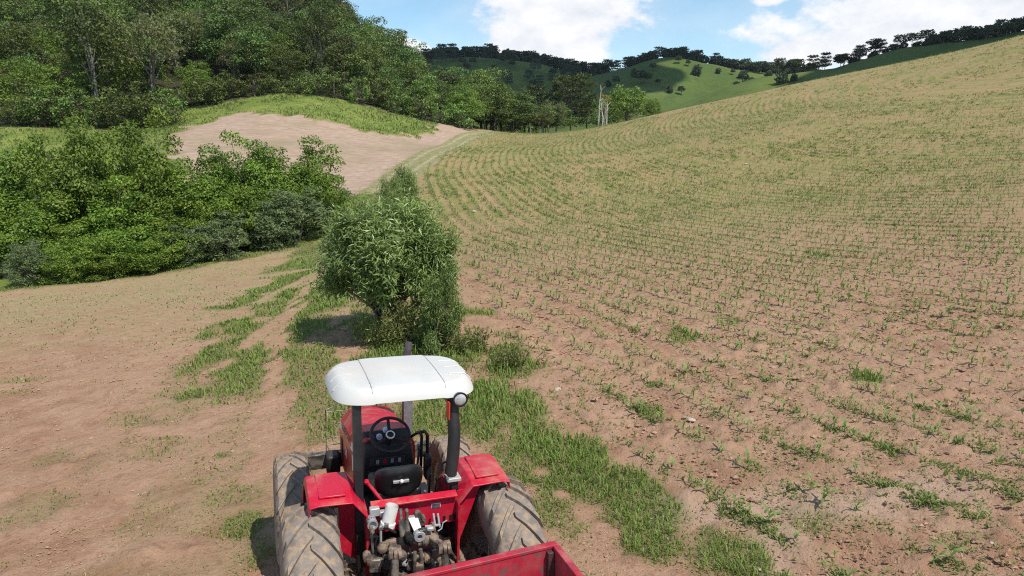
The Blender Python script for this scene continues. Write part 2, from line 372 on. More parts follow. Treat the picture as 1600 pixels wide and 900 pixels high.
def ground_mat():
    g = G('soil'); P = g.obj()
    za = g.N('ShaderNodeAttribute', attribute_name='za'); zb = g.N('ShaderNodeAttribute', attribute_name='zb')
    sa = g.N('ShaderNodeSeparateColor'); g.L(za.outputs['Color'], sa.inputs[0]); sb = g.N('ShaderNodeSeparateColor'); g.L(zb.outputs['Color'], sb.inputs[0])
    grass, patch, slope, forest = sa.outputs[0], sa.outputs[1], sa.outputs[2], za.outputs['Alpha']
    rut, field, left, track = sb.outputs[0], sb.outputs[1], sb.outputs[2], zb.outputs['Alpha']
    n_big = g.noise(.22, 5, P); n_mid = g.noise(1.3, 6, P, .6); n_sm = g.noise(9, 6, P, .65); n_fine = g.noise(45, 4, P, .7)
    soil = g.mix(g.ramp(n_mid, .3, .7), (.315, .172, .104), (.415, .262, .172))
    soil = g.mix(g.ramp(n_big, .4, .62), soil, (.385, .235, .152)); soil = g.mix(g.math('MULTIPLY', g.ramp(g.noise(.5, 7, P, .68), .5, .66), .35), soil, (.45, .300, .200))
    soil = g.mix(g.math('MULTIPLY', g.ramp(g.noise(3.2, 7, P, .7), .52, .66), .55), soil, (.235, .118, .072))
    soil = g.mix(g.math('MULTIPLY', g.ramp(n_sm, .5, .75), .5), soil, (.20, .10, .062))
    soil = g.mix(g.math('MULTIPLY', g.ramp(n_fine, .58, .7), .45), soil, (.43, .31, .22))
    # dry stubble on the fields, more of it with distance from the track
    sepp = g.N('ShaderNodeSeparateXYZ'); g.L(P, sepp.inputs[0])
    far = g.ramp(sepp.outputs['Y'], 12, 26)
    straw = g.mix(g.ramp(g.noise(5, 7, P, .75), .38, .62), (.42, .295, .180), (.25, .225, .095))
    st = g.math('MULTIPLY', g.math('MULTIPLY', left, far), g.ramp(g.noise(.6, 7, P, .7), .30, .58))
    col = g.mix(g.math('MULTIPLY', st, .95), soil, straw)
    farf = g.ramp(sepp.outputs['Y'], 12, 60); 
    fx = g.math('MULTIPLY', g.math('MULTIPLY', field, farf), g.ramp(g.noise(.35, 8, P, .75), .3, .62, a=.35))
    col = g.mix(g.math('MULTIPLY', fx, .9), col, g.mix(g.ramp(g.noise(4, 8, P, .78), .4, .6), (.345, .25, .118), (.205, .210, .060)))
    # furrows: the wheel side of each row is a little paler
    row = g.attr('row'); cs = g.math('COSINE', g.math('MULTIPLY', row, 2*math.pi/ROW))
    rowk = g.math('MULTIPLY', g.math('MULTIPLY', g.ramp(cs, .2, 1), g.math('MULTIPLY', field, g.ramp(sepp.outputs['Y'], 10, 60, a=.3, b=.16))), 1.0)
    col = g.mix(rowk, col, (.38, .245, .165))
    cv = g.N('ShaderNodeCombineXYZ'); g.L(g.math('MULTIPLY', row, 1.0), cv.inputs[0]); g.L(g.math('MULTIPLY', g.attr('along'), .16), cv.inputs[1])
    stq = g.noise(1.15, 6, cv.outputs[0], .62); cv2 = g.N('ShaderNodeCombineXYZ'); g.L(g.math('MULTIPLY', row, .22), cv2.inputs[0]); g.L(g.math('MULTIPLY', g.attr('along'), .05), cv2.inputs[1])
    stb = g.noise(1.0, 5, cv2.outputs[0], .6); fk = g.math('MULTIPLY', field, g.ramp(sepp.outputs['Y'], 16, 55))
    col = g.mix(g.math('MULTIPLY', g.math('MULTIPLY', g.ramp(stq, .46, .64), fk), .75), col, (.175, .195, .055))
    col = g.mix(g.math('MULTIPLY', g.math('MULTIPLY', g.ramp(stb, .5, .66), fk), .6), col, (.38, .245, .130))
    col = g.mix(g.math('MULTIPLY', g.math('MULTIPLY', g.ramp(g.noise(1.6, 8, P, .8), .52, .6), fk), .55), col, (.15, .165, .048))
    col = g.mix(g.math('MULTIPLY', g.attr('sand'), .7), col, (.44, .31, .225))
    # pink tilled patch
    pk = g.mix(g.ramp(n_mid, .3, .7), (.35, .245, .178), (.45, .335, .255)); pk = g.mix(g.ramp(g.noise(.07, 5, P, .6), .5, .68), pk, (.30, .24, .15))
    pk = g.mix(g.math('MULTIPLY', g.ramp(g.noise(2.6, 6, P, .7), .57, .68), .6), pk, (.19, .155, .095)); cp = g.N('ShaderNodeMapping'); cp.inputs['Rotation'].default_value = (0, 0, .5); cp.inputs['Scale'].default_value = (.35, 2.2, 1); g.L(P, cp.inputs[0]); pk = g.mix(g.math('MULTIPLY', g.ramp(g.noise(1.0, 6, cp.outputs[0], .65), .45, .65), .5), pk, (.24, .155, .11))
    col = g.mix(patch, col, pk)
    gs = g.mix(g.ramp(n_big, .3, .7), (.135, .185, .034), (.215, .245, .058)); gs = g.mix(g.ramp(g.noise(.9, 6, P, .7), .45, .7), gs, (.085, .115, .034))
    col = g.mix(slope, col, gs)
    tr = g.mix(g.math('MULTIPLY', rut, g.ramp(n_mid, .3, .6)), g.mix(g.ramp(g.noise(1.5, 6, P, .7), .4, .6), (.17, .19, .07), (.30, .25, .14)), (.44, .33, .23)); col = g.mix(track, col, tr)
    gr = g.mix(g.ramp(n_sm, .3, .7), (.07, .10, .028), (.15, .16, .055)); col = g.mix(g.math('MULTIPLY', grass, .7), col, gr)
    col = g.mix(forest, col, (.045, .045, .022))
    b1 = g.bump(n_sm, .85, .07); b2 = g.bump(n_fine, .85, .017, b1)
    return g.done(g.principled(col, .95, nrm=b2, spec=.15))
build_ground(ground_mat())

# ------------------------------------------------------------------ far hills
def hill(name, ridge, slope, mat, xr, yr, step, base=-30, bump=3.0, seed=1):
    P = np.array([at(*r) for r in ridge])
    gx = np.arange(xr[0], xr[1], step); gy = np.arange(yr[0], yr[1], step); X, Y = np.meshgrid(gx, gy); Z = np.full(X.shape, -1e9)
    for a, b in zip(P[:-1], P[1:]):
        L2 = ((b-a)[:2]**2).sum(); t = np.clip(((X-a[0])*(b-a)[0]+(Y-a[1])*(b-a)[1])/L2, 0, 1)
        d = np.hypot(X-a[0]-t*(b-a)[0], Y-a[1]-t*(b-a)[1]); w = 18.0
        sl = slope*(.8+.4*fbm(X, Y, 90, seed+5, 2))
        Z = np.maximum(Z, a[2]+t*(b-a)[2]-sl*(np.sqrt(d*d+w*w)-w))
    far = np.clip((P[0][1]-Y)/60, 0, 1)
    Z = Z + far*bump*2*(fbm(X, Y, 70, seed, 4)-.5)*2
    Z = np.maximum(Z, base)
    ny, nx = X.shape; i = np.arange(ny*nx).reshape(ny, nx)
    F = np.stack([i[:-1, :-1], i[:-1, 1:], i[1:, 1:], i[1:, :-1]], -1).reshape(-1, 4)
    o = link(name, np_mesh(name, np.stack([X, Y, Z], -1).reshape(-1, 3), F, mat, smooth=True)); tag(o, kind='structure')
    def zat(x, y):
        ix = np.clip((np.asarray(x)-gx[0])/step, 0, nx-1.001); iy = np.clip((np.asarray(y)-gy[0])/step, 0, ny-1.001)
        a = ix.astype(int); b = iy.astype(int); fx = ix-a; fy = iy-b
        return (Z[b, a]*(1-fx)+Z[b, a+1]*fx)*(1-fy)+(Z[b+1, a]*(1-fx)+Z[b+1, a+1]*fx)*fy
    return zat
def hill_mat():
    g = G('pasture'); P = g.obj()
    c = g.mix(g.ramp(g.noise(.012, 5, P), .35, .65), (.068, .105, .026), (.115, .148, .038))
    c = g.mix(g.math('MULTIPLY', g.ramp(g.noise(.09, 7, P, .7), .48, .66), .7), c, (.055, .085, .026))
    c = g.mix(g.math('MULTIPLY', g.ramp(g.noise(.4, 6, P, .7), .55, .7), .5), c, (.20, .19, .07))
    return g.done(g.principled(c, .95, spec=.1))
HM = hill_mat()
RIDGE1 = [(500, 128, 640), (600, 114, 620), (650, 101, 610), (700, 91, 600), (760, 93, 600), (830, 101, 600), (900, 115, 600), (945, 124, 610), (1010, 140, 640)]
RIDGE2 = [(880, 158, 500), (925, 128, 540), (960, 113, 540), (1000, 103, 530), (1045, 90, 520), (1090, 99, 520), (1150, 110, 520), (1210, 116, 520), (1290, 121, 520), (1400, 140, 520)]
RIDGE3 = [(1215, 118, 370), (1290, 109, 360), (1340, 102, 350), (1400, 84, 340), (1450, 68, 335), (1500, 58, 330), (1600, 42, 325), (1800, 12, 310), (2100, -20, 300)]
hz1 = hill('left_hill', RIDGE1, .50, HM, (-420, 330), (380, 760), 5, seed=3)
hz2 = hill('pasture_hill', RIDGE2, .42, HM, (-40, 460), (330, 720), 5, seed=8, bump=5)
hz3 = hill('right_hill', RIDGE3, .40, HM, (40, 560), (230, 460), 5, seed=13)
def valley():
    s = 200; gx = np.arange(-2000, 2001, s); gy = np.arange(-1000, 2001, s); X, Y = np.meshgrid(gx, gy)
    Z = np.full(X.shape, -28.0); ny, nx = X.shape; i = np.arange(ny*nx).reshape(ny, nx)
    F = np.stack([i[:-1, :-1], i[:-1, 1:], i[1:, 1:], i[1:, :-1]], -1).reshape(-1, 4)
    tag(link('valley_floor', np_mesh('valley_floor', np.stack([X, Y, Z], -1).reshape(-1, 3), F, HM)), kind='structure')
valley()

# ------------------------------------------------------------------ out-of-view clouds, added and shaped to cast shade on the far hills
def clouds():
    m = plain('cloud_white', (.85, .85, .86), (.78, .78, .80), .01, 1.0)
    for k, (tx, ty, tz, rx, ry) in enumerate([(-15, 565, 50, 165, 85), (-60, 610, 60, 90, 50), (58, 470, 25, 42, 42), (292, 328, 55, 140, 85), (420, 300, 60, 110, 80)]):
        q = (470-tz)/SUN.z; cx, cy = tx+SUN.x*q, ty+SUN.y*q; r = np.random.default_rng(k)
        bm = bmesh.new(); bmesh.ops.create_icosphere(bm, subdivisions=4, radius=1)
        for v in bm.verts:
            p = np.array(v.co); f = 1+.55*(fbm(np.array([p[0]*3+k*7+p[2]]), np.array([p[1]*3+p[2]*2]), 1.6, 200+k, 4)[0]-.5)
            v.co = Vector((p[0]*rx*f, p[1]*ry*f, max(p[2], -.25)*18*f))
        me = bpy.data.meshes.new('cloud'); bm.to_mesh(me); bm.free(); me.materials.append(m); me.polygons.foreach_set('use_smooth', [True]*len(me.polygons))
        o = link('cloud', me); o.location = (cx, cy, 470); tag(o, kind='structure')
clouds()

def haze():
    m = bpy.data.materials.new('air'); m.use_nodes = True; nt = m.node_tree; nt.nodes.clear(); o = nt.nodes.new('ShaderNodeOutputMaterial'); v = nt.nodes.new('ShaderNodeVolumePrincipled')
    v.inputs['Color'].default_value = (.80, .88, 1.0, 1); v.inputs['Density'].default_value = HAZE; v.inputs['Anisotropy'].default_value = .2; nt.links.new(v.outputs[0], o.inputs['Volume'])
    x0, x1, y0, y1, z0_, z1 = -2100, 2100, -1100, 2100, -30, 135
    V = [(x, y, z) for x in (x0, x1) for y in (y0, y1) for z in (z0_, z1)]
    b = np_mesh('haze', np.array(V, float), np.array([(0, 1, 3, 2), (4, 6, 7, 5), (0, 4, 5, 1), (2, 3, 7, 6), (0, 2, 6, 4), (1, 5, 7, 3)]), m); tag(link('haze', b), kind='stuff')

# ------------------------------------------------------------------ mesh builders for vegetation
def unit(a): return a/np.maximum(np.linalg.norm(a, axis=-1, keepdims=True), 1e-9)
def leaves(P, D, Nn, Lg, Wd, droop=0.0):
    """one diamond leaf per row: base P, direction D, facing Nn -> (V, F) quads"""
    S_ = unit(np.cross(D, Nn)); n = len(P); L = np.broadcast_to(np.asarray(Lg), (n,))[:, None]; w = np.broadcast_to(np.asarray(Wd), (n,))[:, None]
    mid = P+D*L*.45; tip = P+D*L; tip = tip-np.array([0, 0, 1])*L*droop
    V = np.stack([P, mid+S_*w*.5, tip, mid-S_*w*.5], 1).reshape(-1, 3)
    return V, np.arange(n*4).reshape(n, 4)
def tube(path, radii, n=6):
    path = np.asarray(path, float); m = len(path); T = unit(np.gradient(path, axis=0))
    a = np.where(np.abs(T[:, 2:3]) > .9, np.array([[1., 0, 0]]), np.array([[0, 0, 1.]])); B = unit(np.cross(T, a)); C = np.cross(T, B)
    ang = np.arange(n)*2*np.pi/n
    V = path[:, None]+np.asarray(radii)[:, None, None]*(np.cos(ang)[None, :, None]*B[:, None]+np.sin(ang)[None, :, None]*C[:, None])
    i = np.arange(m*n).reshape(m, n); j = np.roll(i, -1, 1)
    return V.reshape(-1, 3), np.stack([i[:-1], j[:-1], j[1:], i[1:]], -1).reshape(-1, 4)
def join(parts):
    V = []; F = []; o = 0
    for v, f in parts: V.append(v); F.append(f+o); o += len(v)
    return np.concatenate(V), np.concatenate(F)
def rnd_dir(r, n): return unit(r.normal(size=(n, 3)))

BARK = plain('bark', (.11, .085, .06), (.20, .17, .13), 3.0, .9, bump=.5)
GREY_BARK = plain('grey_bark', (.13, .115, .095), (.25, .225, .19), 2.0, .9)
PALE_BARK = plain('pale_bark', (.34, .30, .25), (.50, .46, .40), 2.0, .85)
LM = {
 'dark': leaf_mat('foliage_dark', (.022, .046, .010), (.165, .222, .050), .60, trans=.2),
 'mid': leaf_mat('foliage_mid', (.032, .064, .012), (.225, .288, .060), .60, trans=.2),
 'bright': leaf_mat('foliage_bright', (.074, .145, .019), (.265, .355, .058), .25),
 'olive': leaf_mat('foliage_olive', (.080, .088, .032), (.240, .235, .100), .4),
 'thicket': leaf_mat('foliage_thicket', (.040, .095, .011), (.265, .370, .046), .18, trans=.26),
 'blue': leaf_mat('foliage_bluegreen', (.085, .125, .055), (.255, .315, .130), .12),
 'willow': leaf_mat('foliage_willow', (.095, .150, .042), (.340, .440, .130), .12, trans=.3, rough=.36),
 'arau': leaf_mat('foliage_araucaria', (.024, .040, .022), (.075, .095, .045), .2, trans=.15),
 'arau_near': leaf_mat('foliage_araucaria_near', (.030, .044, .014), (.100, .115, .036), .15, trans=.2),
 'yellow': leaf_mat('blossom_yellow', (.26, .20, .03), (.42, .33, .06), .1),
 'weed': leaf_mat('weed_leaves', (.11, .14, .04), (.34, .33, .12), .2),
 'corn': leaf_mat('corn_leaves', (.130, .215, .050), (.295, .375, .125), .3, trans=.35),
 'grass': leaf_mat('grass_blades', (.100, .175, .028), (.285, .380, .085), .0, brown=(.42, .34, .16), brown_amt=.75),
 'slope': leaf_mat('slope_blades', (.075, .115, .026), (.190, .235, .062), .0),
 'weed_low': leaf_mat('low_weed_leaves', (.095, .150, .036), (.300, .325, .100), .0),
 'shrubdark': leaf_mat('foliage_far_shrub', (.024, .042, .018), (.070, .095, .036), .3, trans=.15),
}
def crown_cloud(r, C, rx, rz, nclump, per, rc, ls, lw, flat=.75, shell=.55, low=-.55, up=.5, droop=0.0, wob=.35):
    """leaf clumps spread through an uneven crown; returns leaf mesh arrays, tints and clump centres"""
    d = rnd_dir(r, nclump*3); d = d[d[:, 2] > low][:nclump]; n = len(d)
    k = r.uniform(shell, 1.0, n)**.6
    lob = 1+wob*np.sin(d[:, 0]*3.1+C[0])*np.cos(d[:, 1]*2.7+1.3)+r.uniform(-wob, wob, n)*.5
    cc = np.asarray(C)+d*np.array([rx, rx, rz])*(k*lob)[:, None]
    rcs = rc*r.uniform(.6, 1.35, n); ct = r.uniform(-.2, .2, n)
    ii = np.repeat(np.arange(n), np.maximum(3, (per*(rcs/rc)**2).astype(int))); m = len(ii)
    q = rnd_dir(r, m); q[:, 2] = np.where((q[:, 2] < 0) & (r.random(m) < .55), -q[:, 2], q[:, 2])
    P = cc[ii]+q*(rcs[ii]*r.uniform(.55, 1.08, m))[:, None]*np.array([1, 1, flat])
    nn = unit(q+np.array([0, 0, up])+r.normal(size=(m, 3))*.45)
    dd = unit(np.cross(nn, rnd_dir(r, m))+q*.35); L = ls*r.uniform(.6, 1.35, m)
    V, F = leaves(P-dd*L[:, None]*.5, dd, nn, L, L*lw, droop)
    t = np.clip(.45+ct[ii]+r.uniform(-.32, .32, m), 0, 1)
    return V, F, np.repeat(t, 4), cc
def broadleaf(name, seed, H, rx, rz, base, trunk_r, mat, nclump=60, per=45, rc=1.0, ls=.45, lw=.6, limbs=9, bark=None, lean=.04, multi=1, **kw):
    """-> (trunk mesh, crown mesh); base = height at which the crown starts"""
    r = np.random.default_rng(seed); C = np.array([0, 0, base+(H-base)*.5])
    V, F, t, cc = crown_cloud(r, C, rx, rz, nclump, per, rc, ls, lw, **kw)
    parts = []
    for s in range(multi):
        a = r.uniform(0, 6.3); off = np.array([math.cos(a), math.sin(a), 0])*(0 if multi == 1 else rx*.18)
        top = C+np.array([r.normal()*lean*H, r.normal()*lean*H, rz*.35])+off*1.5
        tt = np.linspace(0, 1, 7)[:, None]; path = off*.5*(1-tt)+top*tt+np.array([math.cos(a), math.sin(a), 0])*np.sin(tt*np.pi)*lean*H*.6; path[0] = off*.5-np.array([0, 0, .5])
        parts.append(tube(path, trunk_r/(multi**.5)*np.linspace(1.15, .3, 7), 7))
        for c in cc[r.choice(len(cc), min(limbs, len(cc)), False)]:
            k = r.uniform(.35, .8); st = path[0]*(1-k)+path[-1]*k; s_ = np.linspace(0, 1, 5)[:, None]
            pa = st*(1-s_)+c*s_+np.array([0, 0, 1])*np.sin(s_*np.pi)*-.08*H*.3
            parts.append(tube(pa, trunk_r*.38*np.linspace(1, .2, 5), 5))
    tv, tf = join(parts)
    return np_mesh(name+'_trunk', tv, tf, bark or BARK, smooth=True), np_mesh(name+'_crown', V, F, mat, {'tint': t})
def araucaria(name, seed, H, rx, tiers, mat, ls=.9, per=16, dish=.5, tuft=.9, nb=9):
    r = np.random.default_rng(seed); parts = [tube([(0, 0, -.5), (r.normal()*.1, 0, H*.35), (r.normal()*.15, r.normal()*.1, H*.7), (0, 0, H*.96)], [H*.022, H*.019, H*.015, H*.008], 7)]
    cs = []
    for k in range(tiers):
        f = k/max(1, tiers-1); z = H*(.97-.42*dish*f*1.2); L = rx*(.55+.45*math.sin(min(1, .35+f)*math.pi*.5))*r.uniform(.85, 1.1)
        for b in range(nb):
            a = b*2*math.pi/nb+k*.5+r.uniform(-.25, .25); l = L*r.uniform(.75, 1.1); e = np.array([math.cos(a)*l, math.sin(a)*l, z+l*.22*r.uniform(.6, 1.3)])
            m = np.array([math.cos(a)*l*.55, math.sin(a)*l*.55, z-l*.05]); parts.append(tube([(0, 0, z-.1*l), m, e], [H*.007, H*.005, H*.002], 4))
            cs += [e, e*.72+m*.28+np.array([0, 0, .1])]
            if r.random() < .5: cs.append(m*.6+e*.4)
    cs += [np.array([r.normal()*.4, r.normal()*.4, H*.98]) for _ in range(4)]
    cs = np.array(cs); ii = np.repeat(np.arange(len(cs)), per); m = len(ii); q = rnd_dir(r, m); q[:, 2] = np.abs(q[:, 2])*.8-.15
    P = cs[ii]+q*tuft*r.uniform(.3, 1, m)[:, None]*np.array([1, 1, .6]); nn = unit(q+r.normal(size=(m, 3))*.5); dd = unit(q+rnd_dir(r, m)*.6); L = ls*r.uniform(.6, 1.2, m)
    V, F = leaves(P, dd, unit(np.cross(dd, rnd_dir(r, m))), L, L*.45)
    tv, tf = join(parts)
    return np_mesh(name+'_trunk', tv, tf, BARK, smooth=True), np_mesh(name+'_crown', V, F, mat, {'tint': np.repeat(np.clip(.4+r.uniform(-.3, .4, m), 0, 1), 4)})
def plant_tree(name, meshes, loc, s, rz, label, cat='tree', group=None, sz=None, parts=('trunk', 'crown')):
    o = empty(name, loc, rz); o.scale = (s, s, sz or s); tag(o, label, cat, group)
    for nm, me in zip(parts, meshes):
        if me is not None: link(nm, me, o)
    return o

# ------------------------------------------------------------------ forest on the left hill
FK = {
 'dome': (broadleaf('dome', 1, 12, 4.9, 5.0, 1.6, .26, LM['dark'], 62, 125, 1.6, .40, .6, shell=.72, flat=.7), 12, 'dark green round crowned tree in the hill forest', 'dark round crowned forest trees'),
 'dome2': (broadleaf('dome2', 2, 13, 4.6, 5.4, 1.6, .26, LM['mid'], 62, 125, 1.6, .40, .6, shell=.72, flat=.7, wob=.5), 13, 'mid green uneven tree in the hill forest', 'mid green forest trees'),
 'tall': (broadleaf('tall', 3, 15, 3.4, 4.8, 4.6, .24, LM['dark'], 44, 105, 1.3, .38, .6, shell=.7, limbs=14, bark=GREY_BARK, wob=.55), 15, 'tall thin forest tree with a pale trunk', 'tall pale trunked forest trees'),
 'olive': (broadleaf('olive', 4, 12, 4.8, 3.6, 3.4, .25, LM['olive'], 80, 40, 1.1, .42, .5, limbs=16, bark=GREY_BARK, wob=.4), 12, 'greyish olive spreading tree in the hill forest', 'greyish olive forest trees'),
 'bright': (broadleaf('bright', 5, 9, 4.2, 4.0, .6, .2, LM['bright'], 58, 110, 1.25, .36, .6, shell=.7), 9, 'bright green leafy tree in the hill forest', 'bright green forest trees'),
 'shrub': (broadleaf('shrub', 6, 5, 3.2, 2.5, .1, .12, LM['mid'], 50, 42, .85, .36, .6, multi=3, low=-.9), 5, 'low bushy shrub along the foot of the left hill forest', 'shrubs at the forest foot'),
 'slim': (broadleaf('slim', 7, 10, 2.2, 4.0, 1.8, .16, LM['mid'], 50, 42, .9, .42, .6, wob=.5), 10, 'slim upright green tree in the hill forest', 'slim forest trees'),
}
def forest():
    r = np.random.default_rng(21); n = 0; used = set()
    fp = np.array(FOREST); base_line = fp[1:-7]
    sp = 6.7
    cand = []
    for iy in range(int((270-100)/sp)):
        for ix in range(int(240/sp)):
            cand.append((-205+(ix+.5*(iy % 2))*sp+r.uniform(-2.4, 2.4), 100+iy*sp+r.uniform(-2.4, 2.4)))
    X = np.array(cand); X = X[in_poly(FOREST, X[:, 0], X[:, 1])]
    # keep off the open edge so crowns end at the forest line
    Zs = height(X[:, 0], X[:, 1]); order = np.argsort(X[:, 1])
    for i in order:
        x, y = X[i]; z = Zs[i]; D = math.hypot(x, y)
        u = 800+FPX*x/(y*math.cos(PITCH)-(z-CAM_H)*math.sin(PITCH)); vb = 450-FPX*(y*math.sin(PITCH)+(z-CAM_H)*math.cos(PITCH))/(y*math.cos(PITCH)-(z-CAM_H)*math.sin(PITCH))
        if u < -70 or u > 860 or vb < -12: continue
        H = 12.5
        ts = np.arange(.35, (D-9)/D, .02); gz = height(x*ts, y*ts)+in_poly(FOREST, x*ts, y*ts)*8.0; rz = CAM_H+(z+H-CAM_H)*ts
        if (gz > rz).any(): continue
        d = float(dist_line(base_line, np.array([x]), np.array([y]))[0]); q = r.random()
        if d < 4.5: k = 'shrub' if q < .45 else ('bright' if q < .7 else 'slim' if q < .85 else 'dome2')
        elif u < 330 and vb > 90 and q < .45: k = 'bright'
        else: k = 'dome' if q < .28 else 'dome2' if q < .50 else 'tall' if q < .65 else 'olive' if q < .79 else 'slim' if q < .88 else 'bright'
        me, h0, lab, grp = FK[k]; s = r.uniform(.55, 1.18)
        if x > -32 and k != 'shrub': s *= .82
        wh = ', above the left thicket' if u < 260 else ', above the pale tilled patch' if u < 560 else ', at its right end by the track'; sky_ = (k != 'shrub' and vb-95*130/D*1.0 < 60 and u > 420)
        if k != 'shrub': lab, grp = lab+wh, grp+wh
        plant_tree('forest_tree' if k != 'shrub' else 'forest_shrub', me, (x, y, z-.1), s, r.uniform(0, 6.28), lab, 'tree' if k != 'shrub' else 'shrub', grp, s*r.uniform(.9, 1.15)); n += 1
    # understorey along the open edge
    L_ = np.concatenate([a+(b-a)*np.linspace(0, 1, max(2, int(np.hypot(*(b-a))/4.2)), False)[:, None] for a, b in zip(base_line[:-1], base_line[1:])])
    for x, y in L_:
        x += r.normal()*.9; y += abs(r.normal())*1.5; me, h0, lab, grp = FK['shrub']; s = r.uniform(.55, 1.1)
        if x > -90: plant_tree('forest_shrub', me, (x, y, float(height(x, y))-.1), s, r.uniform(0, 6.28), lab, 'shrub', grp, s*r.uniform(.8, 1.1))
    print('forest trees', n)
forest()
def gz(x, y): return float(height(np.array([x]), np.array([y]))[0])
def place(name, meshes, h0, r0, u, vtop, y, wpx, label, group=None, cat='tree', sink=.1, rz=None, zat=None):
    """stand a tree so that its top is at photo row vtop, at distance y"""
    p = at(u, vtop, y); x = p[0]; z = gz(x, y) if zat is None else float(zat(x, y)); H = p[2]-z
    s = (wpx/FPX*y/2)/r0; return plant_tree(name, meshes, (x, y, z-sink), s, random.uniform(0, 6.28) if rz is None else rz, label, cat, group, max(H, .3)/h0)
# named trees beyond the crest of the field
ARN = araucaria('broad_araucaria', 31, 13, 5.0, 6, LM['arau_near'], .8, 26, 1.15, .95, 10)
place('araucaria_tree', ARN, 13, 5.2, 893, 124, 172, 66, 'tall broad araucaria pine rising above the trees beyond the field crest', cat='tree')
place('araucaria_tree', ARN, 13, 5.2, 838, 139, 176, 34, 'smaller araucaria pine to the left of the tall broad araucaria')
mids = [('dome', 715, 118, 176, 74), ('dome', 752, 140, 168, 70), ('dome2', 690, 112, 182, 66), ('dome2', 785, 142, 166, 66), ('dome', 800, 160, 160, 60), ('dome', 826, 162, 163, 58), ('olive', 858, 158, 163, 44), ('dome', 772, 168, 157, 56), ('dome', 870, 170, 166, 40),
        ('dome', 918, 160, 176, 46), ('dome', 735, 172, 158, 44), ('olive', 848, 172, 160, 40)]
for k, u, v, y, w in mids:
    me, h0, lab, grp = FK[k]
    place('woodland_tree', me, h0, 4.6, u, v, y, w, {'dome': 'dark green tree in the wood just beyond the crest of the field', 'dome2': 'mid green tree at the right end of the forest, beyond the farm track', 'olive': 'greyish tree in the wood beyond the crest of the field'}[k], 'trees beyond the field crest')
BR2 = broadleaf('bright2', 41, 7, 4.0, 3.0, .8, .2, LM['bright'], 90, 42, .85, .38, .6, multi=2)
place('woodland_tree', BR2, 7, 4.2, 984, 137, 176, 62, 'bright green round tree to the right of the bare pale trunks', cat='tree')
place('woodland_tree', BR2, 7, 4.2, 1021, 154, 174, 24, 'small green tree standing last on the right beyond the field crest', cat='tree')
place('woodland_tree', BR2, 7, 4.2, 962, 150, 186, 46, 'shaded green tree just behind the yellow flowering tree', cat='tree')
place('flowering_tree', broadleaf('yellowtree', 42, 8, 2.0, 1.2, 5.6, .12, LM['yellow'], 22, 22, .5, .3, .7, bark=PALE_BARK), 8, 2.0, 946, 146, 165, 18, 'slender tree with yellow blossom beside the bare pale trunks')
def bare_tree(u, vtop, y, lean, label):
    p = at(u, vtop, y); z = gz(p[0], y); H = p[2]-z; r = np.random.default_rng(int(u)); parts = []
    path = np.array([(0, 0, -.4), (.02*H, 0, H*.35), (lean*H*.5, 0, H*.62), (lean*H, 0, H*.85), (lean*H*.6, 0, H)]); parts.append(tube(path, [.21, .17, .13, .09, .03], 6))
    for k in range(5):
        a = r.uniform(0, 6.3); st = path[2+k % 2]; e = st+np.array([math.cos(a)*1.1, math.sin(a)*.8, r.uniform(.5, 1.5)]); parts.append(tube([st, st*.5+e*.5+np.array([0, 0, .1]), e], [.07, .045, .02], 5))
    o = empty('bare_tree', (p[0], y, z)); tag(o, label, 'tree'); link('trunk', np_mesh('bare_trunk', *join(parts), PALE_BARK, smooth=True), o)
bare_tree(936, 132, 158, .05, 'tallest bare pale trunk standing at the crest of the field')
bare_tree(942, 158, 157, -.06, 'thin forked bare trunk leaning beside the tallest pale trunk')
bare_tree(948, 160, 159, .03, 'short bare pale trunk under the yellow blossom')

# ------------------------------------------------------------------ araucarias and trees on the far ridges
AK = [araucaria('ridge_araucaria_%d' % i, 50+i, 12, 4.4+.7*(i % 2), 4, LM['arau'], 1.5, 9, .8+.3*i, 1.3, 8) for i in range(3)]
RB = broadleaf('ridge_broadleaf', 55, 10, 3.6, 3.4, 2.0, .25, LM['shrubdark'], 45, 26, 1.3, 1.0, .6)
RS = broadleaf('ridge_shrub', 57, 6, 3.4, 3.0, -.3, .2, LM['shrubdark'], 55, 26, 1.1, 1.0, .6, multi=2, low=-.95)
TW = broadleaf('twin_top', 56, 12, 2.4, 4.8, 2.2, .22, LM['shrubdark'], 45, 26, 1.1, .9, .6, multi=2)
def along(ridge, step, jit, zat, hpx, kinds, label, group, seed, u0=-1e9, u1=1e9, rows=1, back=0, name='araucaria_tree', seglim=None):
    r = np.random.default_rng(seed); P = np.array([at(*q) for q in ridge]); n = 0
    for row in range(rows):
        for a, b in zip(P[:-1], P[1:]):
            L = np.hypot(*(b-a)[:2]); k = 0
            while k < L:
                t = k/L; x, y = (a+(b-a)*t)[:2]; k += step*r.uniform(.55, 1.5)
                x += r.normal()*jit; y += r.normal()*jit-row*back
                z = float(zat(x, y)); u = 800+FPX*x/(y*math.cos(PITCH)-(z-CAM_H)*math.sin(PITCH))
                if not (u0 < u < u1): continue
                me, h0, rr = kinds[r.integers(len(kinds))]; H = hpx/FPX*y*r.uniform(.72, 1.12); s = H/h0
                plant_tree(name, me, (x, y, z-.3), s*r.uniform(.9, 1.15), r.uniform(0, 6.28), label, 'tree', group, s); n += 1
    return n
KA = [(m, 12, 4) for m in AK]; KB = KA+KA+[(RB, 10, 3.6)]; KC = [(RB, 10, 3.6), (RS, 5.6, 3.6), (AK[0], 12, 4)]
n1 = along(RIDGE1, 3.6, 3.0, hz1, 17, KA, 'dark flat topped araucaria pine along the top of the far left ridge', 'araucarias on the far left ridge', 61, 636, 960)
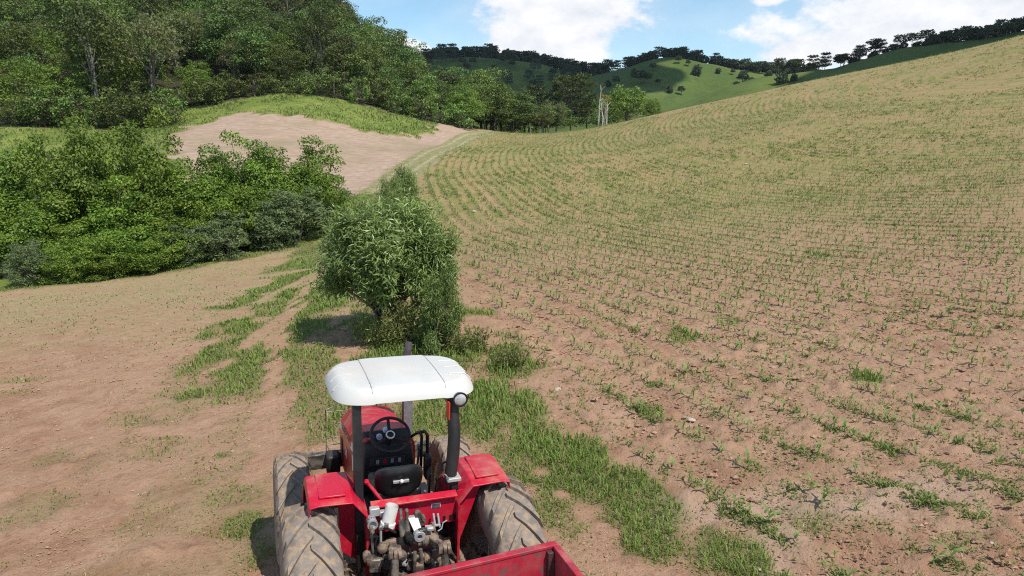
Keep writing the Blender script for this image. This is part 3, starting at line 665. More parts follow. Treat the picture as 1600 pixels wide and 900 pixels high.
n1 += along(RIDGE1, 6.0, 5, hz1, 15, KC, 'dark tree just below the top of the far left ridge', 'trees below the far left ridge', 62, 660, 900, 1, 0)
n2 = along(RIDGE2, 3.4, 3.5, hz2, 16, KB, 'dark araucaria pine along the top of the pasture hill', 'araucarias on the pasture hill', 63, 925, 1275)
n3 = along(RIDGE3, 7.0, 1.5, hz3, 21, KA, 'slender flat topped pine in the row against the sky on the right hill', 'row of pines against the sky', 64, 1205, 1448)
n3 += along(RIDGE3, 3.2, 3.0, hz3, 18, [(RB, 10, 3.6), (RS, 6, 3.6), (AK[0], 12, 4)], 'dark tree in the wooded top of the right hill', 'wooded top of the right hill', 65, 1448, 1640, 2, 6, 'ridge_tree')
n1 += along(RIDGE1, 3.4, 2.0, hz1, 13, [(RS, 5.6, 3.6)], 'low dark tree under the araucarias of the far left ridge', 'undergrowth of the far left ridge', 67, 650, 960, name='ridge_tree')
n2 += along(RIDGE2, 3.4, 2.0, hz2, 12, [(RS, 5.6, 3.6)], 'low dark tree under the araucarias of the pasture hill', 'undergrowth of the pasture hill', 68, 985, 1275, name='ridge_tree')
print('ridge trees', n1, n2, n3)
for u, v, y, w, lab in [(1369, 60, 342, 17, 'tall twin topped dark tree in the row against the sky'), (1318, 84, 350, 26, 'bushy dark tree at the left foot of the dark right hill')]:
    place('ridge_tree', TW, 12, 2.6, u, v, y, w, lab, zat=hz3)
for u, v, y, w, lab in [(1265, 99, 366, 20, 'dark tree on the bright grass below the skyline row'), (1186, 95, 505, 26, 'round dark tree at the right end of the pasture hill ridge'), (1238, 92, 366, 26, 'dark broad tree left of the skyline pines'), (1345, 100, 345, 20, 'dark green bush beside the tree at the foot of the right hill')]:
    place('ridge_tree', RB, 10, 3.8, u, v, y, w, lab, zat=hz3 if y < 400 else hz2)
for i, (u, v, y, w) in enumerate([(1088, 108, 470, 18), (1060, 93, 500, 12), (1075, 98, 500, 10), (1122, 110, 480, 10), (1160, 122, 470, 24), (1170, 130, 460, 18), (1046, 138, 440, 14), (1064, 141, 440, 14), (1028, 128, 450, 10), (990, 112, 500, 14), (1000, 120, 480, 22), (962, 126, 490, 16), (950, 130, 480, 12), (1012, 122, 470, 16),
                                   (1200, 118, 440, 16), (1220, 120, 380, 22), (1145, 112, 490, 10), (1020, 105, 505, 12), (1240, 120, 366, 14)]):
    zf = hz2 if y > 400 else hz3; q = hill_hit(u, v+w*.55, zf, 330 if y > 400 else 240, 700)
    if q is None: continue
    s = .72*w/FPX*q[1]/2/3.6; plant_tree('pasture_tree', RB if i % 3 else RS, (q[0], q[1], q[2]-.2), s, i*1.3, 'dark bushy tree scattered on the green slope of the pasture hill', 'tree', 'trees scattered on the pasture hill', s*(1.0 if i % 3 else 1.3))
rr = np.random.default_rng(66)
n3 += along(RIDGE3, 3.4, 1.5, hz3, 9, [(RS, 5.6, 3.6)], 'low dark bush along the top of the right hill under the row of pines', 'bushes on the right hill', 69, 1330, 1640, name='ridge_bush')
for i in range(44):
    q = hill_hit(rr.uniform(670, 930), rr.uniform(98, 150)-rr.uniform(0, 12), hz1, 390, 700); H = rr.uniform(5, 10)
    if q is None: continue
    p = q; y = q[1]; z = q[2]
    plant_tree('slope_tree', AK[i % 3] if i % 2 else RB, (p[0], y, z-.2), H/12, rr.uniform(0, 6), 'sparse dark tree on the shaded slope below the far left ridge', 'tree', 'trees on the shaded left slope')

# ------------------------------------------------------------------ thicket on the left and bushes by the track
TK = [broadleaf('thicket_a', 71, 7, 2.3, 3.2, .3, .14, LM['thicket'], 76, 230, .86, .205, .55, multi=3, low=-.95, wob=.45),
      broadleaf('thicket_b', 72, 7, 2.1, 3.3, .4, .14, LM['thicket'], 76, 230, .84, .21, .55, multi=2, low=-.95, wob=.55),
      broadleaf('thicket_c', 73, 5, 2.3, 2.4, .2, .12, LM['thicket'], 66, 230, .78, .20, .55, multi=3, low=-.95, wob=.5)]
BK = [broadleaf('grey_shrub_a', 74, 3.4, 1.5, 1.6, .15, .06, LM['blue'], 120, 60, .38, .22, .26, multi=4, low=-.95, up=.6, wob=.5),
      broadleaf('grey_shrub_b', 75, 3.0, 1.5, 1.4, .10, .06, LM['blue'], 110, 60, .38, .22, .26, multi=4, low=-.95, up=.6, wob=.55)]
tl = [(105, 203, 39, 96, 0, 'tallest bushy green tree of the left thicket'), (222, 216, 40, 84, 1, 'narrow topped green tree next to the tallest thicket tree'), (312, 240, 42, 86, 0, 'green tree in the thicket directly below the pale tilled patch'), (385, 238, 44, 84, 1, 'green thicket tree left of its rounded end tree'),
      (470, 224, 47, 84, 0, 'rounded green tree at the right end of the thicket'), (500, 268, 45, 54, 2, 'low leafy tree hanging over the right end of the thicket'), (440, 262, 45, 90, 2, 'leafy tree filling the thicket above the grey green shrubs'), (30, 258, 39, 90, 1, 'dark green tree at the left edge of the photo thicket'),
      (345, 282, 42, 90, 2, 'bright leafy tree in the middle of the thicket'), (255, 292, 40, 96, 0, 'broad leafy tree in front of the narrow topped tree'), (165, 300, 38, 96, 1, 'leafy tree in front of the tallest thicket tree'), (70, 318, 37, 110, 2, 'wide leafy tree low in the left part of the thicket'),
      (0, 320, 35, 90, 0, 'leafy tree cut by the left side of the photo'), (205, 345, 37, 96, 2, 'low leafy tree along the thicket foot above the stubble'), (300, 335, 39, 80, 2, 'low bright tree behind the grey green shrubs'), (120, 362, 35, 84, 2, 'low dark leafy tree at the foot of the left thicket'),
      (400, 300, 43, 84, 1, 'shady tree between the middle tree and the grey green shrubs'), (235, 368, 36, 70, 2, 'small leafy tree at the foot of the thicket by the stubble'), (160, 388, 34.3, 64, 2, 'lowest leafy bush like tree at the thicket foot'), (92, 390, 33.2, 60, 2, 'small leafy tree beside the left grey green shrub'), (150, 238, 40.5, 92, 1, 'leafy tree between the tallest thicket tree and the narrow topped one'), (268, 262, 41, 84, 0, 'leafy tree at the back of the thicket behind the broad leafy tree'), (55, 290, 38, 100, 0, 'dense leafy tree low between the left edge and the tallest tree'), (350, 252, 43.5, 66, 0, 'slender green tree at the back of the thicket under the tilled patch'), (-60, 280, 37, 110, 0, 'tree of the thicket continuing past the left side of the photo')]
for u, v, y, w, k, lab in tl:
    place('thicket_tree', TK[k], [7, 7, 5][k], 2.2, u, v+3, y, w, lab, 'trees of the left thicket')
bl = [(458, 296, 42.5, 96, 0, 'large grey green shrub at the right end of the thicket'), (345, 332, 39.5, 84, 1, 'grey green shrub in front of the middle of the thicket'), (412, 318, 41, 70, 1, 'grey green shrub left of the large one'), (36, 378, 32.5, 60, 0, 'grey green shrub at the left foot of the thicket'),
      (295, 352, 38, 64, 0, 'small grey green shrub left of the middle one')]
for u, v, y, w, k, lab in bl:
    place('grey_green_shrub', BK[k], [3.4, 3.0][k], 1.55, u, v, y, w, lab, 'grey green shrubs along the thicket', 'shrub')
def willow_bush(name, seed, H, rx, ry, n_shoot, per, ls, lw, trunk_z, flat_bottom=.25):
    """long drooping leaves along many upward shoots"""
    r = np.random.default_rng(seed); parts = []; Ps = []; Ds = []; sh = []
    nb = max(9, n_shoot//13); brs = []
    for b in range(nb):                                                  # main branches, each ending in its own tuft of shoots
        a = b*2.4+r.uniform(-.4, .4); el = ((b+.5)/nb)**.75
        q = math.sqrt(max(.05, 1-.8*el*el))*r.uniform(.62, 1.02); brs.append((np.array([math.cos(a)*rx*q, math.sin(a)*ry*q, H*(flat_bottom+(1-flat_bottom)*el)*r.uniform(.84, .98)]), a, r.uniform(-.2, .2)))
    for k in range(n_shoot):
        c0, a, tn = brs[k % nb]; g_ = unit(r.normal(size=3)+np.array([math.cos(a)*.5, math.sin(a)*.5, .35])); tip = c0+g_*np.array([rx*.34, ry*.34, H*.15])*r.uniform(.45, 1.1)
        st = np.array([math.cos(a)*.12, math.sin(a)*.12, trunk_z*r.uniform(.3, 1)]); s_ = np.linspace(0, 1, 7)[:, None]; md = c0*.75+st*.25
        pa = st*(1-s_)**2+2*md*s_*(1-s_)+tip*s_**2
        if k < nb*2: parts.append(tube(pa, np.linspace(.035, .006, 7), 5))
        t = r.uniform(.5, 1.0, per)**.7; idx = t*6; i0 = np.minimum(idx.astype(int), 5); f = (idx-i0)[:, None]
        Ps.append(pa[i0]*(1-f)+pa[i0+1]*f+r.normal(size=(per, 3))*.085); Ds.append(np.repeat((tip-st)[None], per, 0)); sh.append(np.full(per, tn+r.uniform(-.12, .12)))
    P = np.concatenate(Ps); D = unit(np.concatenate(Ds)); m = len(P)
    dd = unit(D*.35+rnd_dir(r, m)*.75+np.array([0, 0, -.22])); nn = unit(np.cross(dd, rnd_dir(r, m))*.8+D*.5+np.array([.25, -.25, .8])); L = ls*r.uniform(.6, 1.25, m)
    V, F = leaves(P, dd, nn, L, L*lw, .15); t = np.clip(.45+np.concatenate(sh)+r.uniform(-.35, .35, m), 0, 1)
    parts.append(tube([(0, 0, -.2), (.02, .03, trunk_z*.5), (-.03, 0, trunk_z)], [.09, .075, .05], 7))
    tv, tf = join(parts)
    return np_mesh(name+'_stems', tv, tf, BARK, smooth=True), np_mesh(name+'_leaves', V, F, LM['willow'], {'tint': np.repeat(t, 4)})
def bush(meshes, H, u, v, y, hpx_top, label, s=None, rz=0):
    p = at(u, v, y); z = gz(p[0], y); top = at(u, hpx_top, y)[2]; k = (top-z)/H
    return plant_tree('willow_bush', meshes, (p[0], y, z-.03), s or k, rz, label, 'bush', 'narrow leaved bushes along the track', k, ('stems', 'crown'))
WB1 = willow_bush('big_bush', 81, 3.4, 1.42, 1.3, 400, 74, .155, .2, 1.0, .36)
WB3 = willow_bush('lobe_bush', 83, 2.9, .85, .9, 170, 70, .15, .2, 1.0, .5)
WB2 = willow_bush('small_bush', 82, 2.0, .85, .85, 170, 70, .14, .2, .5, .08)
bush(WB1, 3.4, 606, 540, 16.6, 303, 'large narrow leaved bush in the middle of the photo, right behind the tractor', 1.26)
bush(WB3, 2.9, 668, 540, 16.4, 342, 'upper right lobe of bush beside the crop rows, joined to the large bush', .95, 1)
bush(WB2, 2.0, 690, 530, 14.9, 424, 'low narrow leaved bush to the right below the large bush', .60, 2)
bush(WB2, 2.0, 590, 300, 31, 300, 'bush right behind the large bush', 1.0, 4)
bush(WB2, 2.0, 632, 300, 46, 262, 'round bush by the track beyond the large bush', 1.35, 5)
bush(WB2, 2.0, 612, 300, 38, 282, 'bush between the large bush and the round one', 1.0, 6)
bush(WB2, 2.0, 568, 300, 26, 310, 'bush at the left back of the large bush', .9, 7)
def weed_mesh(name, seed, H, rad, n):
    r = np.random.default_rng(seed); m = n*26; st = r.integers(0, n, m); a = r.uniform(0, 6.28, n); rd = rad*np.sqrt(r.random(n)); h = H*r.uniform(.55, 1.1, n); t = r.uniform(.12, 1, m)
    bx = np.stack([np.cos(a)*rd, np.sin(a)*rd], 1); lean = r.normal(size=(n, 2))*.22
    P = np.concatenate([bx[st]+lean[st]*(t*h[st])[:, None], (t*h[st])[:, None]], 1)+r.normal(size=(m, 3))*.03; dd = unit(rnd_dir(r, m)+np.array([0, 0, .5])); nn = unit(np.cross(dd, rnd_dir(r, m)))
    L = .13*r.uniform(.5, 1.3, m); V, F = leaves(P, dd, nn, L, L*.28)
    parts = [tube([(bx[i, 0], bx[i, 1], 0), (bx[i, 0]+lean[i, 0]*h[i], bx[i, 1]+lean[i, 1]*h[i], h[i])], [.008, .003], 3) for i in range(n)]
    return np_mesh(name+'_stems', *join(parts), LM['weed'], smooth=True), np_mesh(name+'_leaves', V, F, LM['weed'], {'tint': np.repeat(np.clip(.5+r.uniform(-.4, .4, m), 0, 1), 4)})
WD = [weed_mesh('weed_a', 91, 1.25, .42, 46), weed_mesh('weed_b', 92, .7, .45, 44)]
for u, v, k, s, lab in [(640, 540, 0, 1.0, 'tall yellowish weed clump at the foot of the large bush'), (612, 545, 0, .8, 'weed clump on the shaded left foot of the large bush'), (668, 548, 0, .9, 'tall weed clump directly beyond the tractor exhaust'), (735, 548, 1, .8, 'low dry weed clump by the first crop row'),
                        (588, 540, 1, .9, 'low weed clump in the bush shadow'), (690, 552, 0, .75, 'pale weed clump under the low bush'), (795, 575, 1, .7, 'small weed clump at the edge of the crop rows')]:
    x, y, z = ground_hit(u, v); plant_tree('weed_clump', WD[k], (x, y, z-.02), s, random.uniform(0, 6), lab, 'weeds', 'weed clumps behind the tractor', None, ('stems', 'leaves'))

# ------------------------------------------------------------------ young corn in rows
def corn_mesh(name, seed, H=.26, nl=5, seg=3):
    r = np.random.default_rng(seed); V = []; F = []; T = []
    V += [(-.006, 0, -.02), (.006, 0, -.02), (.004, 0, H*.6), (-.004, 0, H*.6)]; F.append((0, 1, 2, 3)); T += [.3]*4
    for k in range(nl):
        a = k*2.4+r.uniform(-.4, .4); d = np.array([math.cos(a), math.sin(a), 0]); s = np.array([-d[1], d[0], 0]); L = H*r.uniform(.75, 1.15)*(1.1-.09*k); z = H*(.12+.12*k); el = r.uniform(.7, 1.25); o = len(V); t = r.uniform(.2, .9); w = .021*r.uniform(.8, 1.2)
        p = np.array([0, 0, z])
        for q in range(seg+1):
            f = q/seg; ww = w*(1-.92*f**2)*(.65 if q == 0 else 1); V += [tuple(p-s*ww), tuple(p+s*ww)]; T += [t, min(1, t+.1)]
            if q < seg: e = el-f*2.0; p = p+(d*math.cos(e)+np.array([0, 0, 1])*math.sin(e))*L/seg; F.append((o+2*q, o+2*q+1, o+2*q+3, o+2*q+2))
    return np.array(V, float), np.array(F), np.array(T)
def crops():
    r = np.random.default_rng(101); X = []; Y = []
    k0 = int(20/ROW); k1 = int(82/ROW)
    for k in range(k0, k1):
        rad = k*ROW; th = np.arange(math.pi*.78, math.pi*1.62, .17/rad)
        x = CXC+rad*np.cos(th); y = CYC+rad*np.sin(th)/KY
        m = (y > 1.5) & (y < 152) & (x > edge_x(y)+.5) & (x < y*.80+4); x = x[m]; y = y[m]
        # follow the wavering row lines
        e = phin(x, y)-rad; gxr = (x-CXC)/np.maximum(rad, 1); gyr = (y-CYC)*KY*KY/np.maximum(rad, 1); g2 = gxr**2+gyr**2
        x = x-e*gxr/g2; y = y-e*gyr/g2
        jd = .035+.0006*np.hypot(x, y); X.append(x+r.normal(size=len(x))*jd); Y.append(y+r.normal(size=len(x))*(jd+.02))
    X = np.concatenate(X); Y = np.concatenate(Y)
    D = np.hypot(X, Y); gm = grass_mask(X, Y)
    stand = .62+.9*(fbm(X, Y, 2.2, 103, 3)-.45); stand = np.where(D < 11, stand*1.0, stand+.3)
    keep = (r.random(len(X)) < stand*(1-.6*gm)) & (phin(X, Y) > 0)
    keep &= (D < 60) | (r.random(len(X)) < .7)
    X, Y, D = X[keep], Y[keep], D[keep]; Z = height(X, Y)+.03*np.clip((60-D)/30, 0, 1)
    o = np.argsort(D)
    dep = Y*math.cos(PITCH)-(Z-CAM_H)*math.sin(PITCH); U = 800+FPX*X/dep; Vv = 450-FPX*(Y*math.sin(PITCH)+(Z-CAM_H)*math.cos(PITCH))/dep
    vis = (U > 0) & (U < 1600) & (Vv < 897); o = o[vis[o]]
    near, rest = o[:300], o[300:]
    var = [corn_mesh('corn', 110+i, .22+.03*i, 4+i % 3, 3) for i in range(5)]; ms = [np_mesh('corn_seedling', v, f, LM['corn'], {'tint': t}) for v, f, t in var]
    for i in near:
        c = link('corn_seedling', ms[r.integers(5)]); c.location = (X[i], Y[i], Z[i]+.01); c.rotation_euler = (r.normal()*.1, r.normal()*.1, r.uniform(0, 6.28)); s = r.uniform(.5, 1.0); c.scale = (s, s, s)
        tag(c, 'young corn seedling in the nearest bare soil rows, right of the tractor', 'seedling', 'corn seedlings in the nearest rows')
    Vs = []; Fs = []; Ts = []; off = 0
    tm = [(var, lambda d: d < 38), ([corn_mesh('c', 120+i, .32, 4, 2) for i in range(4)], lambda d: (d >= 38) & (d < 75)), ([corn_mesh('c', 130+i, .36, 3, 1) for i in range(3)], lambda d: d >= 75)]
    for vs, test in tm:
        sel = rest[test(D[rest])]; which = r.integers(len(vs), size=len(sel))
        for w, (v, f, t) in enumerate(vs):
            s = sel[which == w]; n = len(s)
            if not n: continue
            a = r.uniform(0, 6.28, n); sc = r.uniform(.6, 1.25, n)*np.where(D[s] > 60, .95, 1); c, q = np.cos(a)*sc, np.sin(a)*sc
            VV = np.stack([X[s][:, None]+c[:, None]*v[None, :, 0]-q[:, None]*v[None, :, 1], Y[s][:, None]+q[:, None]*v[None, :, 0]+c[:, None]*v[None, :, 1], Z[s][:, None]+.01+sc[:, None]*v[None, :, 2]], -1)
            Vs.append(VV.reshape(-1, 3)); Fs.append((f[None]+(np.arange(n)*len(v))[:, None, None]+off).reshape(-1, 4)); Ts.append(np.clip(np.repeat(r.uniform(-.2, .2, n), len(v))+np.tile(t, n), 0, 1)); off += n*len(v)
    print('corn', len(rest)+300)
    o = link('corn_rows', np_mesh('corn_rows', np.concatenate(Vs), np.concatenate(Fs), LM['corn'], {'tint': np.concatenate(Ts)}))
    tag(o, 'rows of young corn sweeping up the hillside field', 'crop', kind='stuff')
crops()

def field_weeds():
    r = np.random.default_rng(161); n = 85000
    y = 4.5*np.exp(r.random(n)*math.log(150/4.5)); x = edge_x(y)+.3+r.random(n)*(y*.80+4-edge_x(y)); k = r.random(n) < np.clip(fbm(x, y, 3.0, 163, 4)*3.0-1.0, .08, 1)*np.where(y < 15, .75, 1); x, y = x[k], y[k]; n = len(x)
    ph_ = phin(x, y); tgt = np.round(ph_/ROW)*ROW; rad = phi(x, y); gx_ = (x-CXC)/np.maximum(rad, 1); gy_ = (y-CYC)*KY*KY/np.maximum(rad, 1); g2 = gx_**2+gy_**2; e_ = (ph_-tgt+r.normal(size=n)*.07)*(r.random(n) < np.where(y > 40, .5, .84)); x = x-e_*gx_/g2; y = y-e_*gy_/g2
    z = height(x, y)+.01; m = 6; ii = np.repeat(np.arange(n), m); sz = r.uniform(.5, 1.3, n)*np.clip(y/26, .8, 2.6)
    a = r.uniform(0, 6.28, n*m); e = r.uniform(.1, 1.2, n*m); dd = np.stack([np.cos(a)*np.cos(e), np.sin(a)*np.cos(e), np.sin(e)], 1); P = np.stack([x[ii], y[ii], z[ii]], 1)+r.normal(size=(n*m, 3))*np.array([.035, .035, 0])*sz[ii][:, None]
    nn = unit(np.array([0, 0, 1.])-dd*np.sin(e)[:, None]+r.normal(size=(n*m, 3))*.2); Lg = .075*sz[ii]*r.uniform(.6, 1.3, n*m)
    V, F = leaves(P, dd, nn, Lg, Lg*.34); t = np.clip(np.repeat(r.uniform(.15, .85, n), m)+r.uniform(-.15, .15, n*m), 0, 1)
    o = link('field_weeds', np_mesh('field_weeds', V, F, LM['weed_low'], {'tint': np.repeat(t, 4)})); tag(o, 'low weeds sprouting between the corn rows', 'weeds', kind='stuff')
field_weeds()

# ------------------------------------------------------------------ grass, clods, straw, stones
def scatter_grass():
    r = np.random.default_rng(131); n = 420000
    y = 3.6*np.exp(r.random(n)*math.log(46/3.6)); x = r.uniform(-1, 1, n)*(3+.80*y); m = grass_mask(x, y)
    lf = np.clip((edge_x(y)-x)*.5, 0, 1)*np.clip((y-14)/10, 0, 1); wild = np.clip((fbm(x, y, .8, 133, 3)-.60)*3, 0, .35)*(y < 26)+lf*.42*np.clip(fbm(x, y, 1.2, 134, 3)*3-1, 0, 1)                     # stray tufts on the fields
    keep = r.random(n) < np.maximum(m*1.0, wild*.35); x, y, m = x[keep], y[keep], m[keep]; n = len(x)
    z = height(x, y); a = r.uniform(0, 6.28, n); d = np.stack([np.cos(a), np.sin(a), np.zeros(n)], 1); s = np.stack([-d[:, 1], d[:, 0], d[:, 2]], 1)
    lush = (.5+1.0*fbm(x, y, 1.1, 135, 3))*np.where(x < -3.0-np.clip(y-9, 0, 9)*.12, .55, 1.0); h = r.uniform(.05, .16, n)*lush*(.55+.6*m)*np.clip(y/9, .9, 1.7); w = .0055*np.clip(y/7, 1, 3.5)*r.uniform(.7, 1.4, n); ln = r.uniform(.2, .9, n)
    B = np.stack([x, y, z-.01], 1); M = B+d*(h*ln*.35)[:, None]+np.array([0, 0, 1])*(h*.62)[:, None]; T = B+d*(h*ln)[:, None]+np.array([0, 0, 1])*(h*(1.05-.3*ln))[:, None]
    V = np.stack([B-s*w[:, None], B+s*w[:, None], M+s*w[:, None]*.8, M-s*w[:, None]*.8, T], 1).reshape(-1, 3); i = np.arange(n)[:, None]*5
    t = np.clip(.25+.5*fbm(x, y, 1.1, 137, 3)+r.uniform(-.3, .3, n)+(r.random(n) < .10)*.6, 0, 1)
    o = link('grass', np_mesh('grass', V, [i+np.array([[0, 1, 2, 3]]), i+np.array([[3, 2, 4]])], LM['grass'], {'tint': np.repeat(t, 5)})); tag(o, 'green grass growing in patches along the track', 'grass', kind='stuff')
    print('blades', n)
    # rank growth on the slope below the forest
    n = 60000; x = r.uniform(-90, -6, n); y = r.uniform(62, 142, n); zz = zones(x, y); keep = zz['slope'] > .5; x, y = x[keep], y[keep]; n = len(x); z = height(x, y)
    P = np.stack([x, y, z], 1); dd = unit(r.normal(size=(n, 3))*.5+np.array([0, 0, 1.])); L = r.uniform(.15, .5, n)*(.4+1.0*fbm(x, y, 4, 139, 3)); nn = unit(np.cross(dd, rnd_dir(r, n)))
    V, F = leaves(P, dd, nn, L, L*.35); o = link('slope_grass', np_mesh('slope_grass', V, F, LM['slope'], {'tint': np.repeat(np.clip(.6+r.uniform(-.3, .3, n), 0, 1), 4)})); tag(o, 'rank bright grass on the slope below the forest', 'grass', kind='stuff')
scatter_grass()
def clods():
    r = np.random.default_rng(141); n = 80000
    y = 3.8*np.exp(r.random(n)**1.1*math.log(26/3.8)); x = r.uniform(-1, 1, n)*(2.5+.80*y); f = np.clip((x-edge_x(y))*1.5, 0, 1)
    keep = r.random(n) < (.8+.2*f)*(1-.85*grass_mask(x, y))*np.clip(fbm(x, y, 1.3, 143, 3)*2.4-.55, .05, 1); x, y = x[keep], y[keep]; n = len(x)
    s = np.clip(np.exp(r.normal(size=n)*.6)*np.where(x > edge_x(y), .013, .0085), .005, np.where(x > edge_x(y), .05, .032))*np.clip(y/9, .9, 1.6); z = height(x, y)+s*.25
    base = np.array([(1, 0, 0), (-1, 0, 0), (0, 1, 0), (0, -1, 0), (0, 0, .55), (0, 0, -.75)], float)
    V = base[None]*s[:, None, None]*r.uniform(.55, 1.35, (n, 6, 1)); a = r.uniform(0, 6.28, n); c, q = np.cos(a)[:, None], np.sin(a)[:, None]
    V = np.stack([V[..., 0]*c-V[..., 1]*q+x[:, None], V[..., 0]*q+V[..., 1]*c+y[:, None], V[..., 2]+z[:, None]], -1).reshape(-1, 3)
    F = np.array([(0, 2, 4), (2, 1, 4), (1, 3, 4), (3, 0, 4), (2, 0, 5), (1, 2, 5), (3, 1, 5), (0, 3, 5)])[None]+(np.arange(n)*6)[:, None, None]
    o = link('soil_clods', np_mesh('soil_clods', V, F.reshape(-1, 3), plain('clod', (.26, .140, .085), (.40, .25, .16), 3, .95, bump=.4)))
    tag(o, 'crumbled reddish soil clods lying on the bare fields', 'soil clods', kind='stuff')
    n = 14000; y = 3.8*np.exp(r.random(n)*math.log(24/3.8)); x = r.uniform(-1, 1, n)*(2.5+.80*y); keep = r.random(n) < np.clip(fbm(x, y, 1.6, 145, 3)*2.6-.8, .08, 1); x, y = x[keep], y[keep]; n = len(x)
    a = r.uniform(0, 6.28, n); L = r.uniform(.03, .12, n); P = np.stack([x, y, height(x, y)+.008], 1); dd = unit(np.stack([np.cos(a), np.sin(a), r.normal(size=n)*.18], 1)); nn = unit(np.array([[0, 0, 1.]])+r.normal(size=(n, 3))*.2)
    V, F = leaves(P, dd, nn, L, .006*np.clip(y/8, 1, 2)); o = link('straw', np_mesh('straw', V, F, plain('straw', (.40, .30, .18), (.54, .44, .30), 5, .9))); tag(o, 'dry straw bits strewn over the soil', 'straw', kind='stuff')
clods()
def stones():
    r = np.random.default_rng(151); m = plain('pale_stone', (.38, .30, .24), (.52, .44, .37), 6, .85, bump=.4); me = []
    for k in range(4):
        bm = bmesh.new(); bmesh.ops.create_icosphere(bm, subdivisions=2, radius=1); off = rnd_dir(r, 8)
        for v in bm.verts:
            d = v.co.normalized(); f = 1+sum(.16*max(-.4, d.dot(Vector(o)))*(1 if i % 2 else -1) for i, o in enumerate(off)); v.co = Vector((d.x*f, d.y*f*.75, d.z*f*.38))
        x = bpy.data.meshes.new('stone'); bm.to_mesh(x); bm.free(); x.materials.append(m); me.append(x)
    for u, v, w, lab in [(741, 331, 12, 'large pale stone among the crop rows beyond the large bush'), (966, 350, 7, 'pale stone half way up the middle of the crop field'), (1166, 257, 9, 'pale stone high on the crop field'), (1080, 656, 20, 'flat pale stone in the rows right of the grass strip'), (1147, 576, 16, 'pale stone among seedlings in the middle of the near field'),
                         (1140, 718, 26, 'widest flat pale stone in the near field'), (872, 609, 18, 'pale stone beside the grass strip'), (220, 629, 9, 'white stone alone on the bare left field'), (1186, 890, 14, 'white stone at the bottom by the grass tuft'), (305, 407, 9, 'pinkish stone at the foot of the thicket'), (1160, 672, 16, 'small pale stone below the seedlings'),
                         (375, 883, 8, 'small white stone on the grass left of the tractor'), (1552, 850, 14, 'pale stone near the bottom right corner'), (1158, 220, 5, 'tiny pale stone near the crest of the field'), (1415, 630, 10, 'small pale stone in the right field')]:
        x, y, z = ground_hit(u, v); s = .8*w/FPX*y/2; o = link('stone', me[r.integers(4)]); o.location = (x, y, z+s*.12); o.scale = (s, s, s*.9); o.rotation_euler = (0, 0, r.uniform(0, 6)); tag(o, lab, 'stone', 'pale stones on the fields')
stones()

